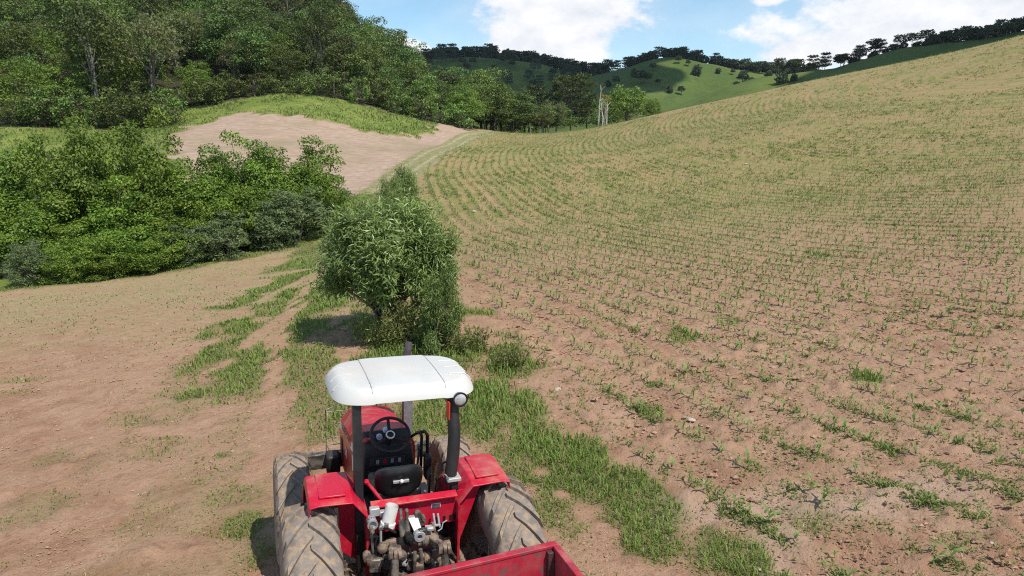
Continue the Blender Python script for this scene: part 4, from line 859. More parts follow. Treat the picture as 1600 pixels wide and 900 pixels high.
# ------------------------------------------------------------------ hard surface builder
class MB:
    def __init__(s): s.v = []; s.f = []
    def add(s, V, F):
        o = len(s.v); s.v += [tuple(map(float, p)) for p in V]; s.f += [tuple(int(i)+o for i in f) for f in F]; return s
    def box(s, c, d, rot=None):
        V = [Vector((x*d[0]/2, y*d[1]/2, z*d[2]/2)) for x in (-1, 1) for y in (-1, 1) for z in (-1, 1)]
        if rot is not None: V = [rot @ v for v in V]
        return s.add([v+Vector(c) for v in V], [(0, 1, 3, 2), (4, 6, 7, 5), (0, 4, 5, 1), (2, 3, 7, 6), (0, 2, 6, 4), (1, 5, 7, 3)])
    def hexa(s, a, b):
        """two quads of four points each, joined into a block"""
        return s.add(list(a)+list(b), [(3, 2, 1, 0), (4, 5, 6, 7), (0, 1, 5, 4), (1, 2, 6, 5), (2, 3, 7, 6), (3, 0, 4, 7)])
    def bar(s, a, b, w, h, up=(0, 0, 1)):
        a = Vector(a); b = Vector(b); t = (b-a).normalized(); u = Vector(up); x = t.cross(u)
        if x.length < 1e-4: x = t.cross(Vector((0, 1, 0)))
        x.normalize(); y = x.cross(t); q = lambda p: [p+x*w/2*i+y*h/2*j for i, j in ((-1, -1), (1, -1), (1, 1), (-1, 1))]
        return s.hexa(q(a), q(b))
    def tube(s, path, rad, n=10, caps=True):
        rad = rad if hasattr(rad, '__len__') else [rad]*len(path); V, F = tube(path, rad, n); o = len(V); F = [tuple(f) for f in F]
        if caps: F += [tuple(range(n))[::-1], tuple(range(o-n, o))]
        return s.add(V, F)
    def lathe(s, prof, n=24, o=(0, 0, 0), ax='x', closed=False):
        """profile of (axial, radius)"""
        V = []; m = len(prof)
        for i in range(n):
            a = 2*math.pi*i/n
            for x, r in prof:
                p = (x, r*math.cos(a), r*math.sin(a)) if ax == 'x' else (r*math.cos(a), r*math.sin(a), x) if ax == 'z' else (r*math.cos(a), x, r*math.sin(a)); V.append(Vector(p)+Vector(o))
        F = [(i*m+j, i*m+j+1, ((i+1) % n)*m+j+1, ((i+1) % n)*m+j) for i in range(n) for j in range(m-1)]
        return s.add(V, F)
    def prism(s, P, Q):
        n = len(P); return s.add(list(P)+list(Q), [tuple(range(n))[::-1], tuple(range(n, 2*n))]+[(i, (i+1) % n, n+(i+1) % n, n+i) for i in range(n)])
    def ball(s, c, r, n=10, sc=(1, 1, 1)):
        V = [(c[0], c[1], c[2]+r*sc[2])]; F = []; m = n//2
        for j in range(1, m):
            for i in range(n):
                a = 2*math.pi*i/n; b = math.pi*j/m; V.append((c[0]+r*sc[0]*math.sin(b)*math.cos(a), c[1]+r*sc[1]*math.sin(b)*math.sin(a), c[2]+r*sc[2]*math.cos(b)))
        V.append((c[0], c[1], c[2]-r*sc[2])); e = len(V)-1
        for i in range(n): F.append((0, 1+i, 1+(i+1) % n)); F.append((e, 1+(m-2)*n+(i+1) % n, 1+(m-2)*n+i))
        for j in range(m-2):
            for i in range(n): F.append((1+j*n+i, 1+(j+1)*n+i, 1+(j+1)*n+(i+1) % n, 1+j*n+(i+1) % n))
        return s.add(V, F)
    def build(s, name, mat, parent=None, bevel=0.0, smooth=35, seg=2):
        me = bpy.data.meshes.new(name); me.from_pydata(s.v, [], s.f); me.validate(); bm = bmesh.new(); bm.from_mesh(me)
        bmesh.ops.recalc_face_normals(bm, faces=bm.faces); bm.to_mesh(me); bm.free(); me.materials.append(mat)
        me.polygons.foreach_set('use_smooth', [True]*len(me.polygons)); me.set_sharp_from_angle(angle=R(smooth)); o = link(name, me, parent)
        if bevel:
            b = o.modifiers.new('bevel', 'BEVEL'); b.width = bevel; b.segments = seg; b.limit_method = 'ANGLE'; b.angle_limit = R(30)
        return o

# ------------------------------------------------------------------ the tractor
def paint(name, c, rough=.38, dust=(.42, .30, .21), amt=.35, scale=3.0, chips=None, chip_lo=.66):
    g = G(name); n = g.noise(scale, 6, rough=.65); col = g.mix(g.ramp(g.noise(1.7, 4), .3, .7), c, tuple(x*.86 for x in c))
    geo = g.N('ShaderNodeNewGeometry'); sz = g.N('ShaderNodeSeparateXYZ'); g.L(geo.outputs['Normal'], sz.inputs[0])
    k = g.math('MULTIPLY', g.math('MULTIPLY', g.ramp(n, .45, .75), amt), g.ramp(sz.outputs[2], -.2, .9, a=.45))
    col = g.mix(k, col, dust)
    if chips: 
        c2 = g.ramp(g.noise(7, 8, rough=.72), chip_lo, chip_lo+.05); col = g.mix(g.math('MULTIPLY', c2, .85), col, chips)
    rg = g.math('MULTIPLY_ADD', k, .6, rough, clamp=True)
    return g.done(g.principled(col, rg, nrm=g.bump(g.noise(60, 3), .06, .004), spec=.5))
RED = paint('tractor_red', (.52, .008, .034), .36, amt=.55, chips=(.34, .20, .16), chip_lo=.66)
RED_SIDE = paint('tractor_orange_red', (.50, .035, .018), .32, amt=.25)
WORN_RED = paint('trailer_red', (.40, .014, .034), .55, amt=.6, dust=(.42, .24, .21), chips=(.14, .075, .07), chip_lo=.53)
BLACK = paint('black_paint', (.010, .010, .011), .42, amt=.10)
BLACK_PLASTIC = paint('black_plastic', (.012, .012, .013), .5, amt=.12)
SEATM = plain('seat_vinyl', (.010, .010, .011), (.018, .018, .018), 6, .38, bump=.15, bscale=90)
STEEL = plain('worn_steel', (.07, .065, .06), (.25, .22, .19), 11, .5, .5, bump=.4, lo=.42, hi=.58, dust=(.34, .26, .18), dust_amt=.6, dscale=7)
RUST = plain('muddy_iron', (.085, .06, .045), (.28, .205, .15), 11, .75, .15, bump=.6, lo=.4, hi=.6, dust=(.40, .30, .20), dust_amt=.65, dscale=6)
GREY = plain('grey_metal', (.38, .38, .38), (.48, .48, .47), 5, .45, .3, dust=(.45, .36, .27), dust_amt=.4)
DARKGREY = plain('dark_exhaust', (.10, .085, .10), (.17, .15, .165), 9, .5, .6, bump=.2)
WHITE = paint('white_fibreglass', (.60, .592, .565), .55, amt=.5, dust=(.55, .47, .40), scale=2.0)
PVC = plain('pvc', (.86, .84, .81), (.76, .72, .66), 6, .5)
GLASS = plain('lamp_glass', (.62, .63, .65), (.42, .43, .45), 14, .12, .3)
STICK = plain('white_sticker', (.72, .71, .70), None, 4, .5)
def rubber(name):
    g = G(name); n = g.noise(5, 7, rough=.7); n2 = g.noise(16, 6, rough=.7)
    col = g.mix(g.ramp(n, .3, .7), (.155, .135, .12), (.26, .22, .19)); col = g.mix(g.ramp(n2, .42, .64), col, (.34, .245, .165))
    col = g.mix(g.ramp(g.attr('tread'), .15, .0), col, g.mix(g.ramp(n2, .35, .65), (.22, .165, .125), (.38, .275, .19)))
    return g.done(g.principled(col, .88, nrm=g.bump(n2, .5, .012), spec=.25))
RUB = rubber('tyre_rubber')
TYAW, TROLL = R(20.5), R(2.4)
TB = Vector((-.93, 5.46, .02)); TROT = Matrix.Rotation(TYAW, 3, 'Z') @ Matrix.Rotation(TROLL, 3, 'Y')
def L(u, v, y):
    """photo pixel -> point in the tractor's own frame on the cross plane y"""
    Ri = np.array(TROT.transposed()); d = Ri@ray(u, v); o = Ri@(np.array([0, 0, CAM_H])-np.array(TB)); t = (y-o[1])/d[1]; return Vector(o+t*d)
def tyre_mesh(Rr, w, rim_r, nlug, lug_h, lug_w, sweep):
    prof = [(-w*.36, rim_r), (-w*.47, rim_r+.03), (-w*.53, rim_r+(Rr-rim_r)*.45), (-w*.50, Rr-lug_h-.055), (-w*.42, Rr-lug_h-.016), (-w*.2, Rr-lug_h), (0, Rr-lug_h+.003), (w*.2, Rr-lug_h), (w*.42, Rr-lug_h-.016), (w*.50, Rr-lug_h-.055), (w*.53, rim_r+(Rr-rim_r)*.45), (w*.47, rim_r+.03), (w*.36, rim_r)]
    b = MB(); b.lathe(prof, 64); nb = len(b.v); rr = random.Random(5)
    for i in range(nlug):
        for sd in (-1, 1):
            a0 = 2*math.pi*(i+(.5 if sd > 0 else 0))/nlug; ks = [0, .3, .6, .88, 1.0]; pts = []
            for k in ks:
                x = sd*(-.03*w+k*w*.54); a = a0-sweep*k**1.15*1.0; rb = Rr-lug_h-.012-(.05 if k == 1 else .008*k); rt = Rr-.012*k*k-(.045 if k == 1 else 0)-rr.uniform(0, .006); hw = lug_w*(.5+.10*k)
                def pp(r, da): return (x, r*math.sin(a+da), r*math.cos(a+da))
                pts.append([pp(rb, -hw*.62/Rr*1.15), pp(rb, hw*.62/Rr*1.15), pp(rt, hw*.5/Rr), pp(rt, -hw*.5/Rr)])
            V = [p for q in pts for p in q]; m = len(ks); F = [(4*j+e, 4*j+(e+1) % 4, 4*(j+1)+(e+1) % 4, 4*(j+1)+e) for j in range(m-1) for e in range(4)]+[(0, 1, 2, 3), (4*m-4, 4*m-3, 4*m-2, 4*m-1)]
            b.add(V, F)
    return b, nb
def wheel(name, parent, loc, Rr, w, rim_r, nlug, lug_h, lug_w, sweep, out, rimmat):
    e = empty(name, loc); e.parent = parent; b, nb = tyre_mesh(Rr, w, rim_r, nlug, lug_h, lug_w, sweep); t = b.build('tyre', RUB, e, smooth=40)
    co = np.array([v.co[:] for v in t.data.vertices]); rad = np.hypot(co[:, 1], co[:, 2]); a = t.data.attributes.new('tread', 'FLOAT', 'POINT'); a.data.foreach_set('value', np.clip((rad-(Rr-lug_h-.02))/lug_h, 0, 1)*(np.arange(len(co)) >= 0)*1.0+(rad < Rr-lug_h-.03)*.4)
    r = MB(); s = out; r.lathe([(-w*.38*s, rim_r+.015), (-w*.33*s, rim_r-.03), (w*.1*s, rim_r-.05), (w*.33*s, rim_r-.03), (w*.38*s, rim_r+.015)], 40); r.lathe([(w*.04*s, rim_r-.05), (w*.10*s, rim_r*.62), (w*.16*s, rim_r*.45), (w*.16*s, .001)], 40); r.build('rim', rimmat, e)
    h = MB(); h.lathe([(w*.16*s, .13), (w*.30*s, .12), (w*.32*s, .07), (w*.42*s, .06), (w*.43*s, .001)], 20)
    for k in range(8):
        a = k*math.pi/4; h.lathe([(w*.16*s, .018), (w*.24*s, .018), (w*.24*s, .001)], 6, (0, .2*rim_r/.43*math.cos(a), .2*rim_r/.43*math.sin(a)))
    h.build('hub', STEEL, e); return e
def text(name, body, size, loc, rot, mat, parent, ext=.001):
    c = bpy.data.curves.new(name, 'FONT'); c.body = body; c.size = size; c.extrude = ext; c.align_x = 'CENTER'; c.align_y = 'CENTER'; c.materials.append(mat)
    o = bpy.data.objects.new(name, c); COL.objects.link(o); me = bpy.data.meshes.new_from_object(o.evaluated_get(bpy.context.evaluated_depsgraph_get())); bpy.data.objects.remove(o)
    o = link(name, me, parent); o.location = loc; o.rotation_euler = rot; return o
def tractor():
    T = empty('tractor', TB); T.rotation_euler = (TROT).to_euler(); tag(T, 'red tractor with white canopy parked on the track, seen from behind', 'tractor')
    silver = plain('rim_silver', (.45, .44, .42), (.55, .53, .5), 4, .5, .3, dust=(.40, .29, .2), dust_amt=.8)
    for s in (-1, 1):
        wheel('rear_wheel', T, (.86*s-.02, 0, .80), .82, .44, .43, 21, .034, .096, .42, s, silver)
        wheel('front_wheel', T, (.93*s, 2.05, .595), .615, .36, .30, 18, .030, .066, .44, s, silver)
        # fender: inner wall, chamfer, flat top, sloping front
        sec = lambda y, zt, drop=0: [(.40*s, y, .78), (.40*s, y, zt-.17-drop), (.53*s, y, zt-.01-drop), (.80*s, y, zt-drop), (.875*s, y, zt-.012-drop), (.885*s, y, zt-.075-drop)]
        ring = [sec(-.40, 1.42), sec(-.22, 1.58), sec(-.02, 1.695), sec(.22, 1.735), sec(.48, 1.715), sec(.66, 1.60), sec(.78, 1.40), sec(.84, 1.15)] if False else [sec(-.06, 1.70), sec(.10, 1.728), sec(.30, 1.735), sec(.50, 1.715), sec(.64, 1.62), sec(.76, 1.44), sec(.82, 1.20)]
        f = MB(); V = [p for q in ring for p in q]; m = 6; f.add(V, [(i*m+j, i*m+j+1, (i+1)*m+j+1, (i+1)*m+j) for i in range(len(ring)-1) for j in range(m-1)])
        fo = f.build('fender', RED, T, smooth=28); so_ = fo.modifiers.new('sheet', 'SOLIDIFY'); so_.thickness = .014; so_.offset = 0; bv = fo.modifiers.new('bevel', 'BEVEL'); bv.width = .012; bv.segments = 3; bv.limit_method = 'ANGLE'; bv.angle_limit = R(25)
        r = MB(); r.hexa([(.58*s, .02, 1.722), (.80*s, .02, 1.726), (.80*s, .02, 1.744), (.58*s, .02, 1.740)], [(.60*s, .46, 1.722), (.80*s, .46, 1.724), (.80*s, .46, 1.745), (.60*s, .46, 1.742)]); r.build('raised_panel', RED, fo, .006)
        # inner guard behind the wheel, hanging to the axle
        gy = .14 if s < 0 else .03; gl = .62 if s < 0 else .45; for_ = MB(); for_.prism([(.41*s, gy, 1.62), (.63*s, gy, 1.66), (gl*s, gy, 1.15), (.41*s, gy, .98)], [(.41*s, gy+.015, 1.62), (.63*s, gy+.015, 1.66), (gl*s, gy+.015, 1.15), (.41*s, gy+.015, .98)]); for_.build('fender_gusset', RED, fo)
        gq = MB(); gq.prism([(.405*s, -.06, 1.52), (.405*s, -.06, 1.0), (.405*s, .12, .80), (.405*s, .6, .80), (.405*s, .6, 1.5)], [(.418*s, -.06, 1.52), (.418*s, -.06, 1.0), (.418*s, .12, .80), (.418*s, .6, .80), (.418*s, .6, 1.5)]); gq.build('wheel_guard', RED, T)
        ap = MB(); ap.box((.50*s, .10, .93), (.30, .26, .045)); ap.box((.56*s, -.02, .90), (.12, .12, .10)); o = ap.build('axle_plate', RUST, T, .008)
        for (bx, by) in ((.42, .02), (.58, .02), (.42, .18), (.58, .18)):
            bb = MB(); bb.lathe([(0, .035), (.035, .033), (.035, .02), (.075, .018), (.075, .001)], 6, (bx*s, by, .95), 'z'); bb.build('bolt', RUST, o)
        ax = MB(); ax.lathe([(.12*s, .17), (.30*s, .15), (.45*s, .13), (.62*s, .12), (.70*s, .15), (.72*s, .001)], 20, (0, 0, .80)); ax.build('axle_housing', BLACK, T)
    # body: gearbox, engine block, platform
    b = MB(); b.box((0, .45, .80), (.40, 1.3, .55)); b.box((0, -.10, .92), (.44, .30, .42)); b.box((0, 1.9, .78), (.36, 1.9, .40)); b.build('gearbox', BLACK, T, .02)
    b = MB(); b.box((0, .75, 1.075), (.84, 1.05, .05)); b.box((0, .40, 1.22), (.40, .34, .26)); b.box((-.33, .62, 1.14), (.14, .5, .10)); b.box((.33, .62, 1.14), (.14, .5, .10)); b.build('platform', BLACK_PLASTIC, T, .01)
    # red rear cross panel
    p = MB(); tl_, tr_ = L(580, 787, .05), L(702, 768, .05); zt = (tl_.z+tr_.z)/2; xl, xr = tl_.x-.01, .40
    p.hexa([(xl, -.02, zt-.02), (xl, .05, zt+.005), (xl, .05, zt+.02), (xl, -.02, zt-.005)], [(xr, -.02, zt-.02), (xr, .05, zt+.005), (xr, .05, zt+.02), (xr, -.02, zt-.005)]); p.box(((xl+xr)/2, .035, zt-.14), (xr-xl, .022, .28)); pr = p.build('rear_panel', RED, T, .004)
    q = MB(); c = L(681, 790, .022); q.box(c, (.085, .006, .045)); pl = q.build('rating_plate', STICK, pr, .003); q = MB(); q.box(c-Vector((0, .004, 0)), (.074, .004, .035)); q.build('plate_face', plain('plate_dark', (.05, .05, .055), (.10, .10, .10), 40, .4), pl)
    for x in (.22, .29, .35, .385):
        q = MB(); q.box((x, .021, zt-.235), (.022, .006, .05)); q.build('slot', BLACK, pr)
    # canopy on its two posts
    gx_, gy_ = 57, 49; V = []; xc, yc, hw, hl = .01, .70, .655, .50
    def zc(u, v):
        e = 4.2; r = (abs(u)**e+abs(v)**e)**(1/e); z = 2.60-.012*u*u-.02*v*v
        z -= .085*max(0, (r-.86)/.14)**1.7
        if abs(abs(u)-.50) < .018: z -= .006
        if abs(u) > .51: z -= .008
        if abs(u) > .62 and min(abs(v-t) for t in (-.42, 0., .42)) < .02: z += .004
        return z
    for j in range(gy_):
        for i in range(gx_):
            u = -1+2*i/(gx_-1); v = -1+2*j/(gy_-1); s_ = max(abs(u), abs(v)); e = 4.2
            if s_ > 0: k = s_/((abs(u)**e+abs(v)**e)**(1/e)); uu, vv = u*k, v*k
            else: uu = vv = 0
            V.append((xc+uu*hw*(1+.02*vv), yc+vv*hl, zc(uu, vv)))
    F = [(j*gx_+i, j*gx_+i+1, (j+1)*gx_+i+1, (j+1)*gx_+i) for j in range(gy_-1) for i in range(gx_-1)]
    rim = [j*gx_ if k == 3 else i for k in range(0)]
    loop = [i for i in range(gx_)]+[j*gx_+gx_-1 for j in range(1, gy_)]+[(gy_-1)*gx_+i for i in range(gx_-2, -1, -1)]+[j*gx_ for j in range(gy_-2, 0, -1)]
    o1 = len(V); nl = len(loop)
    for k in loop: x, y, z = V[k]; V.append((xc+(x-xc)*1.018, yc+(y-yc)*1.02, z-.035))
    for k in loop: x, y, z = V[k]; V.append((xc+(x-xc)*.97, yc+(y-yc)*.97, z-.035))
    F += [(loop[k], o1+k, o1+(k+1) % nl, loop[(k+1) % nl]) for k in range(nl)]+[(o1+k, o1+nl+k, o1+nl+(k+1) % nl, o1+(k+1) % nl) for k in range(nl)]; F.append(tuple(range(o1+nl, o1+2*nl)))
    c = MB(); c.add(V, F); cn = c.build('canopy', WHITE, T, smooth=50)
    seam_m = plain('seam_grey', (.36, .36, .36), None, 5, .6); 
    for sx in (-.5, .5):
        s_ = MB(); s_.tube([(xc+sx*hw, yc+t*hl, zc(sx, t)+.004) for t in np.linspace(-.93, .93, 24)], .0024, 5); s_.build('seam', seam_m, cn)
    for sx in (-1, 1):
        for t in (-.45, -.05, .35):
            s_ = MB(); s_.tube([(xc+sx*a*hw, yc+t*hl, zc(a, t)+.003) for a in np.linspace(.64, .975, 9)], .007, 5); s_.build('rib', WHITE, cn)
    p = MB(); p.bar((-.45, .05, .93), (-.45, .30, 2.46), .075, .085, (0, 1, 0)); p.build('canopy_post', BLACK, T, .006)
    p = MB(); p.bar((.40, .05, .93), (.40, .12, 1.72), .062, .08, (0, 1, 0)); p.tube([(.37, .12, 1.66), (.372, .13, 1.76), (.40, .16, 1.92), (.415, .19, 2.1), (.415, .30, 2.45)], [.055, .056, .058, .056, .056], 14); p.build('canopy_post', BLACK_PLASTIC, T, .004)
    p = MB(); p.box((.385, .11, 1.72), (.13, .13, .035)); p.bar((.33, .05, 1.74), (.29, .03, 1.80), .02, .012); p.build('post_clamp', GREY, T, .006)
    p = MB(); p.bar((-.46, .36, 2.50), (.44, .36, 2.50), .06, .05); p.bar((-.45, .32, 2.485), (-.45, 1.05, 2.50), .05, .04); p.bar((.42, .32, 2.485), (.42, 1.05, 2.50), .05, .04); p.build('canopy_frame', BLACK, T)
    lp = L(719, 624, .17); w = MB(); w.lathe([(.07, .001), (.07, .045), (0, .068), (-.012, .070), (-.012, .056), (-.006, .054)], 24, lp, 'y'); wo = w.build('work_lamp', BLACK, T); g = MB(); g.lathe([(-.006, .056), (-.010, .05), (-.018, .03), (-.02, .001)], 24, lp, 'y'); g.build('lens', GLASS, wo)
    for o_ in (wo,): o_.scale = (1, 1, 1)
    w = MB(); w.box((.36, .22, 2.33), (.012, .09, .16)); w.build('warning_strip', paint('orange_red', (.55, .05, .015), .4, amt=.2), T)
    # hood
    def hs(y, w, zt, zb): return [(-w, y, zb), (-w*1.03, y, zt-.24), (-w*.99, y, zt-.15), (-w*.68, y, zt-.012), (0, y, zt+.004), (w*.68, y, zt-.012), (w*.99, y, zt-.15), (w*1.03, y, zt-.24), (w, y, zb)]
    rg = [hs(1.34, .31, 1.70, .92), hs(1.7, .32, 1.675, .90), hs(2.2, .325, 1.61, .86), hs(2.55, .325, 1.53, .84), hs(2.72, .315, 1.46, .84), hs(2.78, .29, 1.36, .86)]
    h = MB(); V = [p for q in rg for p in q]; m = 9; F = [(i*m+j, i*m+j+1, (i+1)*m+j+1, (i+1)*m+j) for i in range(len(rg)-1) for j in range(2, 6)]; h.add(V, F); hd = h.build('hood', RED, T, smooth=22)
    sd = MB(); F = [(i*m+j, i*m+j+1, (i+1)*m+j+1, (i+1)*m+j) for i in range(len(rg)-1) for j in (0, 1, 6, 7)]; sd.add(V, F); sd.add([V[5*m+k] for k in range(m)], [tuple(range(m))]); sd.add([V[k] for k in range(m)], [tuple(range(m))]); sp_ = sd.build('side_panel', RED_SIDE, T, smooth=22)
    for s in (-1, 1):
        st = MB()
        def sp(y, dz): # point on the side panel
            k = np.interp(y, [1.34, 1.7, 2.2, 2.55, 2.72], [0, 1, 2, 3, 4]); i = min(int(k), 3); f = k-i; w = rg[i][8][0]*(1-f)+rg[i+1][8][0]*f; zt = (rg[i][4][2]*(1-f)+rg[i+1][4][2]*f)-.004
            return Vector((s*(w*(1.03 if dz > .2 else 1.03-.04*(.24-dz)/.09)+.004), y, zt-dz))
        st.hexa([sp(1.42, .245), sp(1.42, .16), sp(1.42, .16)+Vector((s*.002, 0, 0)), sp(1.42, .245)+Vector((s*.002, 0, 0))], [sp(2.60, .225), sp(2.60, .16), sp(2.60, .16)+Vector((s*.002, 0, 0)), sp(2.60, .225)+Vector((s*.002, 0, 0))]); sto = st.build('stripe', STICK, hd)
        a = sp(2.0, .20); d = (sp(1.5, .20)-sp(2.5, .20)).normalized()*(-1 if s < 0 else 1)*(1 if s < 0 else 1)
        th = math.atan2(sp(1.5, .2).z-sp(2.5, .2).z, 1.0)
        text('lettering', 'MASSEY FERGUSON', .070, a+Vector((s*.004, 0, .0)), (R(90), -s*0, R(90*s)), BLACK, sto).rotation_euler = Matrix(((0, 0, s), (s*math.cos(th), s*math.sin(th)*0+0, 0), (-math.sin(th)*s*s, 1, 0))).to_euler() if False else (Matrix.Rotation(R(90*s), 3, 'Z') @ Matrix.Rotation(R(90), 3, 'X') @ Matrix.Rotation(th if s < 0 else -th, 3, 'Z')).to_euler()
        text('numerals', '275', .12, sp(1.95, .42)+Vector((s*.003, 0, 0)), (Matrix.Rotation(R(90*s), 3, 'Z') @ Matrix.Rotation(R(90), 3, 'X')).to_euler(), STICK, sp_)
        v_ = MB(); v_.hexa([sp(2.30, .36), sp(2.30, .62), sp(2.30, .62)+Vector((s*.004, 0, 0)), sp(2.30, .36)+Vector((s*.004, 0, 0))], [sp(2.45, .33), sp(2.45, .60), sp(2.45, .60)+Vector((s*.004, 0, 0)), sp(2.45, .33)+Vector((s*.004, 0, 0))]); v_.build('side_vent', plain('vent_dark', (.07, .012, .012), None, 5, .6), sp_)
        v_ = MB(); v_.hexa([sp(1.42, .28), sp(1.42, .44), sp(1.42, .44)+Vector((s*.004, 0, 0)), sp(1.42, .28)+Vector((s*.004, 0, 0))], [sp(1.52, .28), sp(1.50, .46), sp(1.50, .46)+Vector((s*.004, 0, 0)), sp(1.52, .28)+Vector((s*.004, 0, 0))]); v_.build('panel_sticker', STICK, sp_)
    # dash and steering wheel
    d = MB(); d.prism([(-.27, 1.16, 1.10), (-.27, 1.36, 1.10), (-.27, 1.42, 1.66), (-.24, 1.34, 1.73), (-.25, 1.20, 1.62), (-.27, 1.14, 1.42)], [(.27, 1.16, 1.10), (.27, 1.36, 1.10), (.27, 1.42, 1.66), (.24, 1.34, 1.73), (.25, 1.20, 1.62), (.27, 1.14, 1.42)]); dh = d.build('dashboard', BLACK_PLASTIC, T, .02)
    blue = plain('gauge_face', (.55, .66, .85), (.40, .5, .7), 30, .3)
    for (u, v) in ((603, 672), (593, 683)):
        c = L(u, v, 1.215); q = MB(); q.lathe([(-.012, .001), (-.012, .026), (-.006, .032), (.02, .032)], 18, c, 'y'); q.build('gauge', blue, dh)
    for k, (cm) in enumerate((GREY, RED, GREY, GREY)):
        q = MB(); q.box((-.12+.075*k, 1.135, 1.46), (.03, .012, .045)); q.build('switch', cm, dh, .003)
    q = MB(); q.box((-.02, 1.138, 1.46), (.36, .01, .085)); q.build('switch_panel', plain('panel_grey', (.035, .036, .04), None, 5, .5), dh, .004)
    sw = empty('steering_wheel', L(610, 679, 1.12)); sw.parent = T; sw.rotation_euler = (R(38), 0, 0)
    q = MB(); q.tube([(.195*math.cos(a), .195*math.sin(a), 0) for a in np.linspace(0, 2*math.pi, 41)], .0165, 8, False); q.build('wheel_rim', BLACK_PLASTIC, sw)
    for a in (R(90), R(210), R(330)):
        q = MB(); q.bar((.03*math.cos(a), .03*math.sin(a), -.03), (.19*math.cos(a), .19*math.sin(a), 0), .03, .012); q.build('spoke', BLACK_PLASTIC, sw)
    q = MB(); q.lathe([(-.05, .03), (-.02, .055), (0, .055), (.006, .05), (.006, .001)], 20, (0, 0, -.01), 'z'); q.build('wheel_hub', BLACK_PLASTIC, sw); q = MB(); q.lathe([(.0, .048), (.004, .046), (.004, .034), (.0, .034)], 24, (0, 0, 0), 'z'); q.build('hub_ring', STICK, sw)
    q = MB(); q.tube([(0, 0, -.02), (0, -.02, -.35)], .028, 10); q.build('steering_column', BLACK_PLASTIC, sw)
    # seat
    se = empty('seat', (-.03, .45, 0)); se.parent = T
    q = MB(); q.prism([(-.22, .02, 1.36), (.22, .02, 1.36), (.24, .44, 1.40), (-.24, .44, 1.40)], [(-.22, .02, 1.47), (.22, .02, 1.47), (.23, .44, 1.50), (-.23, .44, 1.50)]); q.build('cushion', SEATM, se, .04, seg=4)
    back = []
    nU, nV = 15, 11; V = []
    for sgn in (0, 1):
        for j in range(nV):
            for i in range(nU):
                u = -1+2*i/(nU-1); v = -1+2*j/(nV-1); e = 3.2; s_ = max(abs(u), abs(v)); k = s_/((abs(u)**e+abs(v)**e)**(1/e)) if s_ else 0; uu, vv = u*k, v*k; r = min(1, (abs(uu)**e+abs(vv)**e)**(1/e))
                bul = (1-r**3)*.045 if sgn == 0 else -(1-r**6)*.03; V.append((uu*.225*(1+.05*vv), .0-.03*vv+(.035 if sgn == 0 else -.02)+bul-.10*uu*uu*-.55, 1.57+vv*.155))
    F = [(j*nU+i, j*nU+i+1, (j+1)*nU+i+1, (j+1)*nU+i) for j in range(nV-1) for i in range(nU-1)]; n0 = nU*nV; F += [tuple(x+n0 for x in f[::-1]) for f in F]
    lp_ = list(range(nU))+[j*nU+nU-1 for j in range(1, nV)]+[(nV-1)*nU+i for i in range(nU-2, -1, -1)]+[j*nU for j in range(nV-2, 0, -1)]
    F += [(lp_[k], lp_[(k+1) % len(lp_)], n0+lp_[(k+1) % len(lp_)], n0+lp_[k]) for k in range(len(lp_))]
    q = MB(); q.add(V, F); q.build('backrest', SEATM, se, smooth=60)
    q = MB(); q.box((.0, -.055, 1.60), (.15, .03, .028)); q.build('seat_bracket', GREY, se, .004); q = MB(); q.tube([(.0, -.05, 1.58), (.0, -.085, 1.605)], .014, 10); q.ball((0, -.09, 1.615), .02); q.build('seat_knob', STICK, se)
    q = MB(); q.box((0, .04, 1.50), (.22, .05, .16)); q.box((0, .2, 1.30), (.34, .36, .10)); q.build('seat_frame', BLACK, se, .01)
    # levers, hand rail
    for i, (a, b_, rr_, m_) in enumerate([(L(597, 783, .12), L(574, 757, .12)+Vector((0, .05, 0)), .016, RED), (Vector((.17, .75, 1.1)), L(655, 700, .9), .012, BLACK), (Vector((.26, .5, 1.12)), L(672, 742, .6), .012, BLACK), (Vector((.30, .45, 1.12)), L(683, 748, .5), .012, BLACK), (Vector((.22, .3, 1.3)), L(664, 768, .3), .010, STEEL), (Vector((.26, .3, 1.3)), L(674, 770, .3), .010, STEEL)]):
        q = MB(); q.tube([a, (a+b_)/2+Vector((0, .01, 0)), b_], rr_, 8); q.ball(b_, rr_*1.6, 8); q.build('lever', m_, T)
    q = MB(); q.tube([L(640, 684, 1.2), L(652, 676, .95), L(657, 675, .9), L(659, 682, .9), L(657, 745, .9)], .016, 8); q.tube([L(652, 676, .95), L(664, 674, .9), L(668, 680, .9), L(668, 745, .9)], .018, 8); q.build('hand_rail', BLACK, T)
    q = MB(); q.box(L(668, 728, .85), (.07, .12, .26)); q.build('side_console', BLACK_PLASTIC, T, .02)
    q = MB(); q.tube([L(690, 735, .35), L(691, 724, .38), L(698, 721, .38), L(703, 728, .35)], .013, 8); q.build('grab_handle', BLACK, T)
    q = MB(); q.tube([L(560, 695, 1.3), L(572, 688, 1.25), L(583, 683, 1.2)], .012, 6); q.ball(L(572, 688, 1.25), .03); q.build('shuttle_lever', RED, T)
    q = MB(); q.tube([L(632, 693, 1.2), L(643, 691, 1.15)], .012, 6); q.tube([L(634, 693, 1.2), L(634, 712, 1.2)], .012, 6); q.build('throttle_lever', RED, T)
    # exhaust
    ex, ey = .335, 1.9; q = MB(); q.tube([(ex, ey, .95), (ex, ey, 2.2), (ex+.005, ey, 2.34)], [.052, .052, .047], 16); q.tube([(ex, ey, 2.3), (ex+.01, ey+.005, 2.40), (ex+.03, ey+.02, 2.50)], [.043, .042, .038], 14, False); q.build('exhaust_pipe', DARKGREY, T)
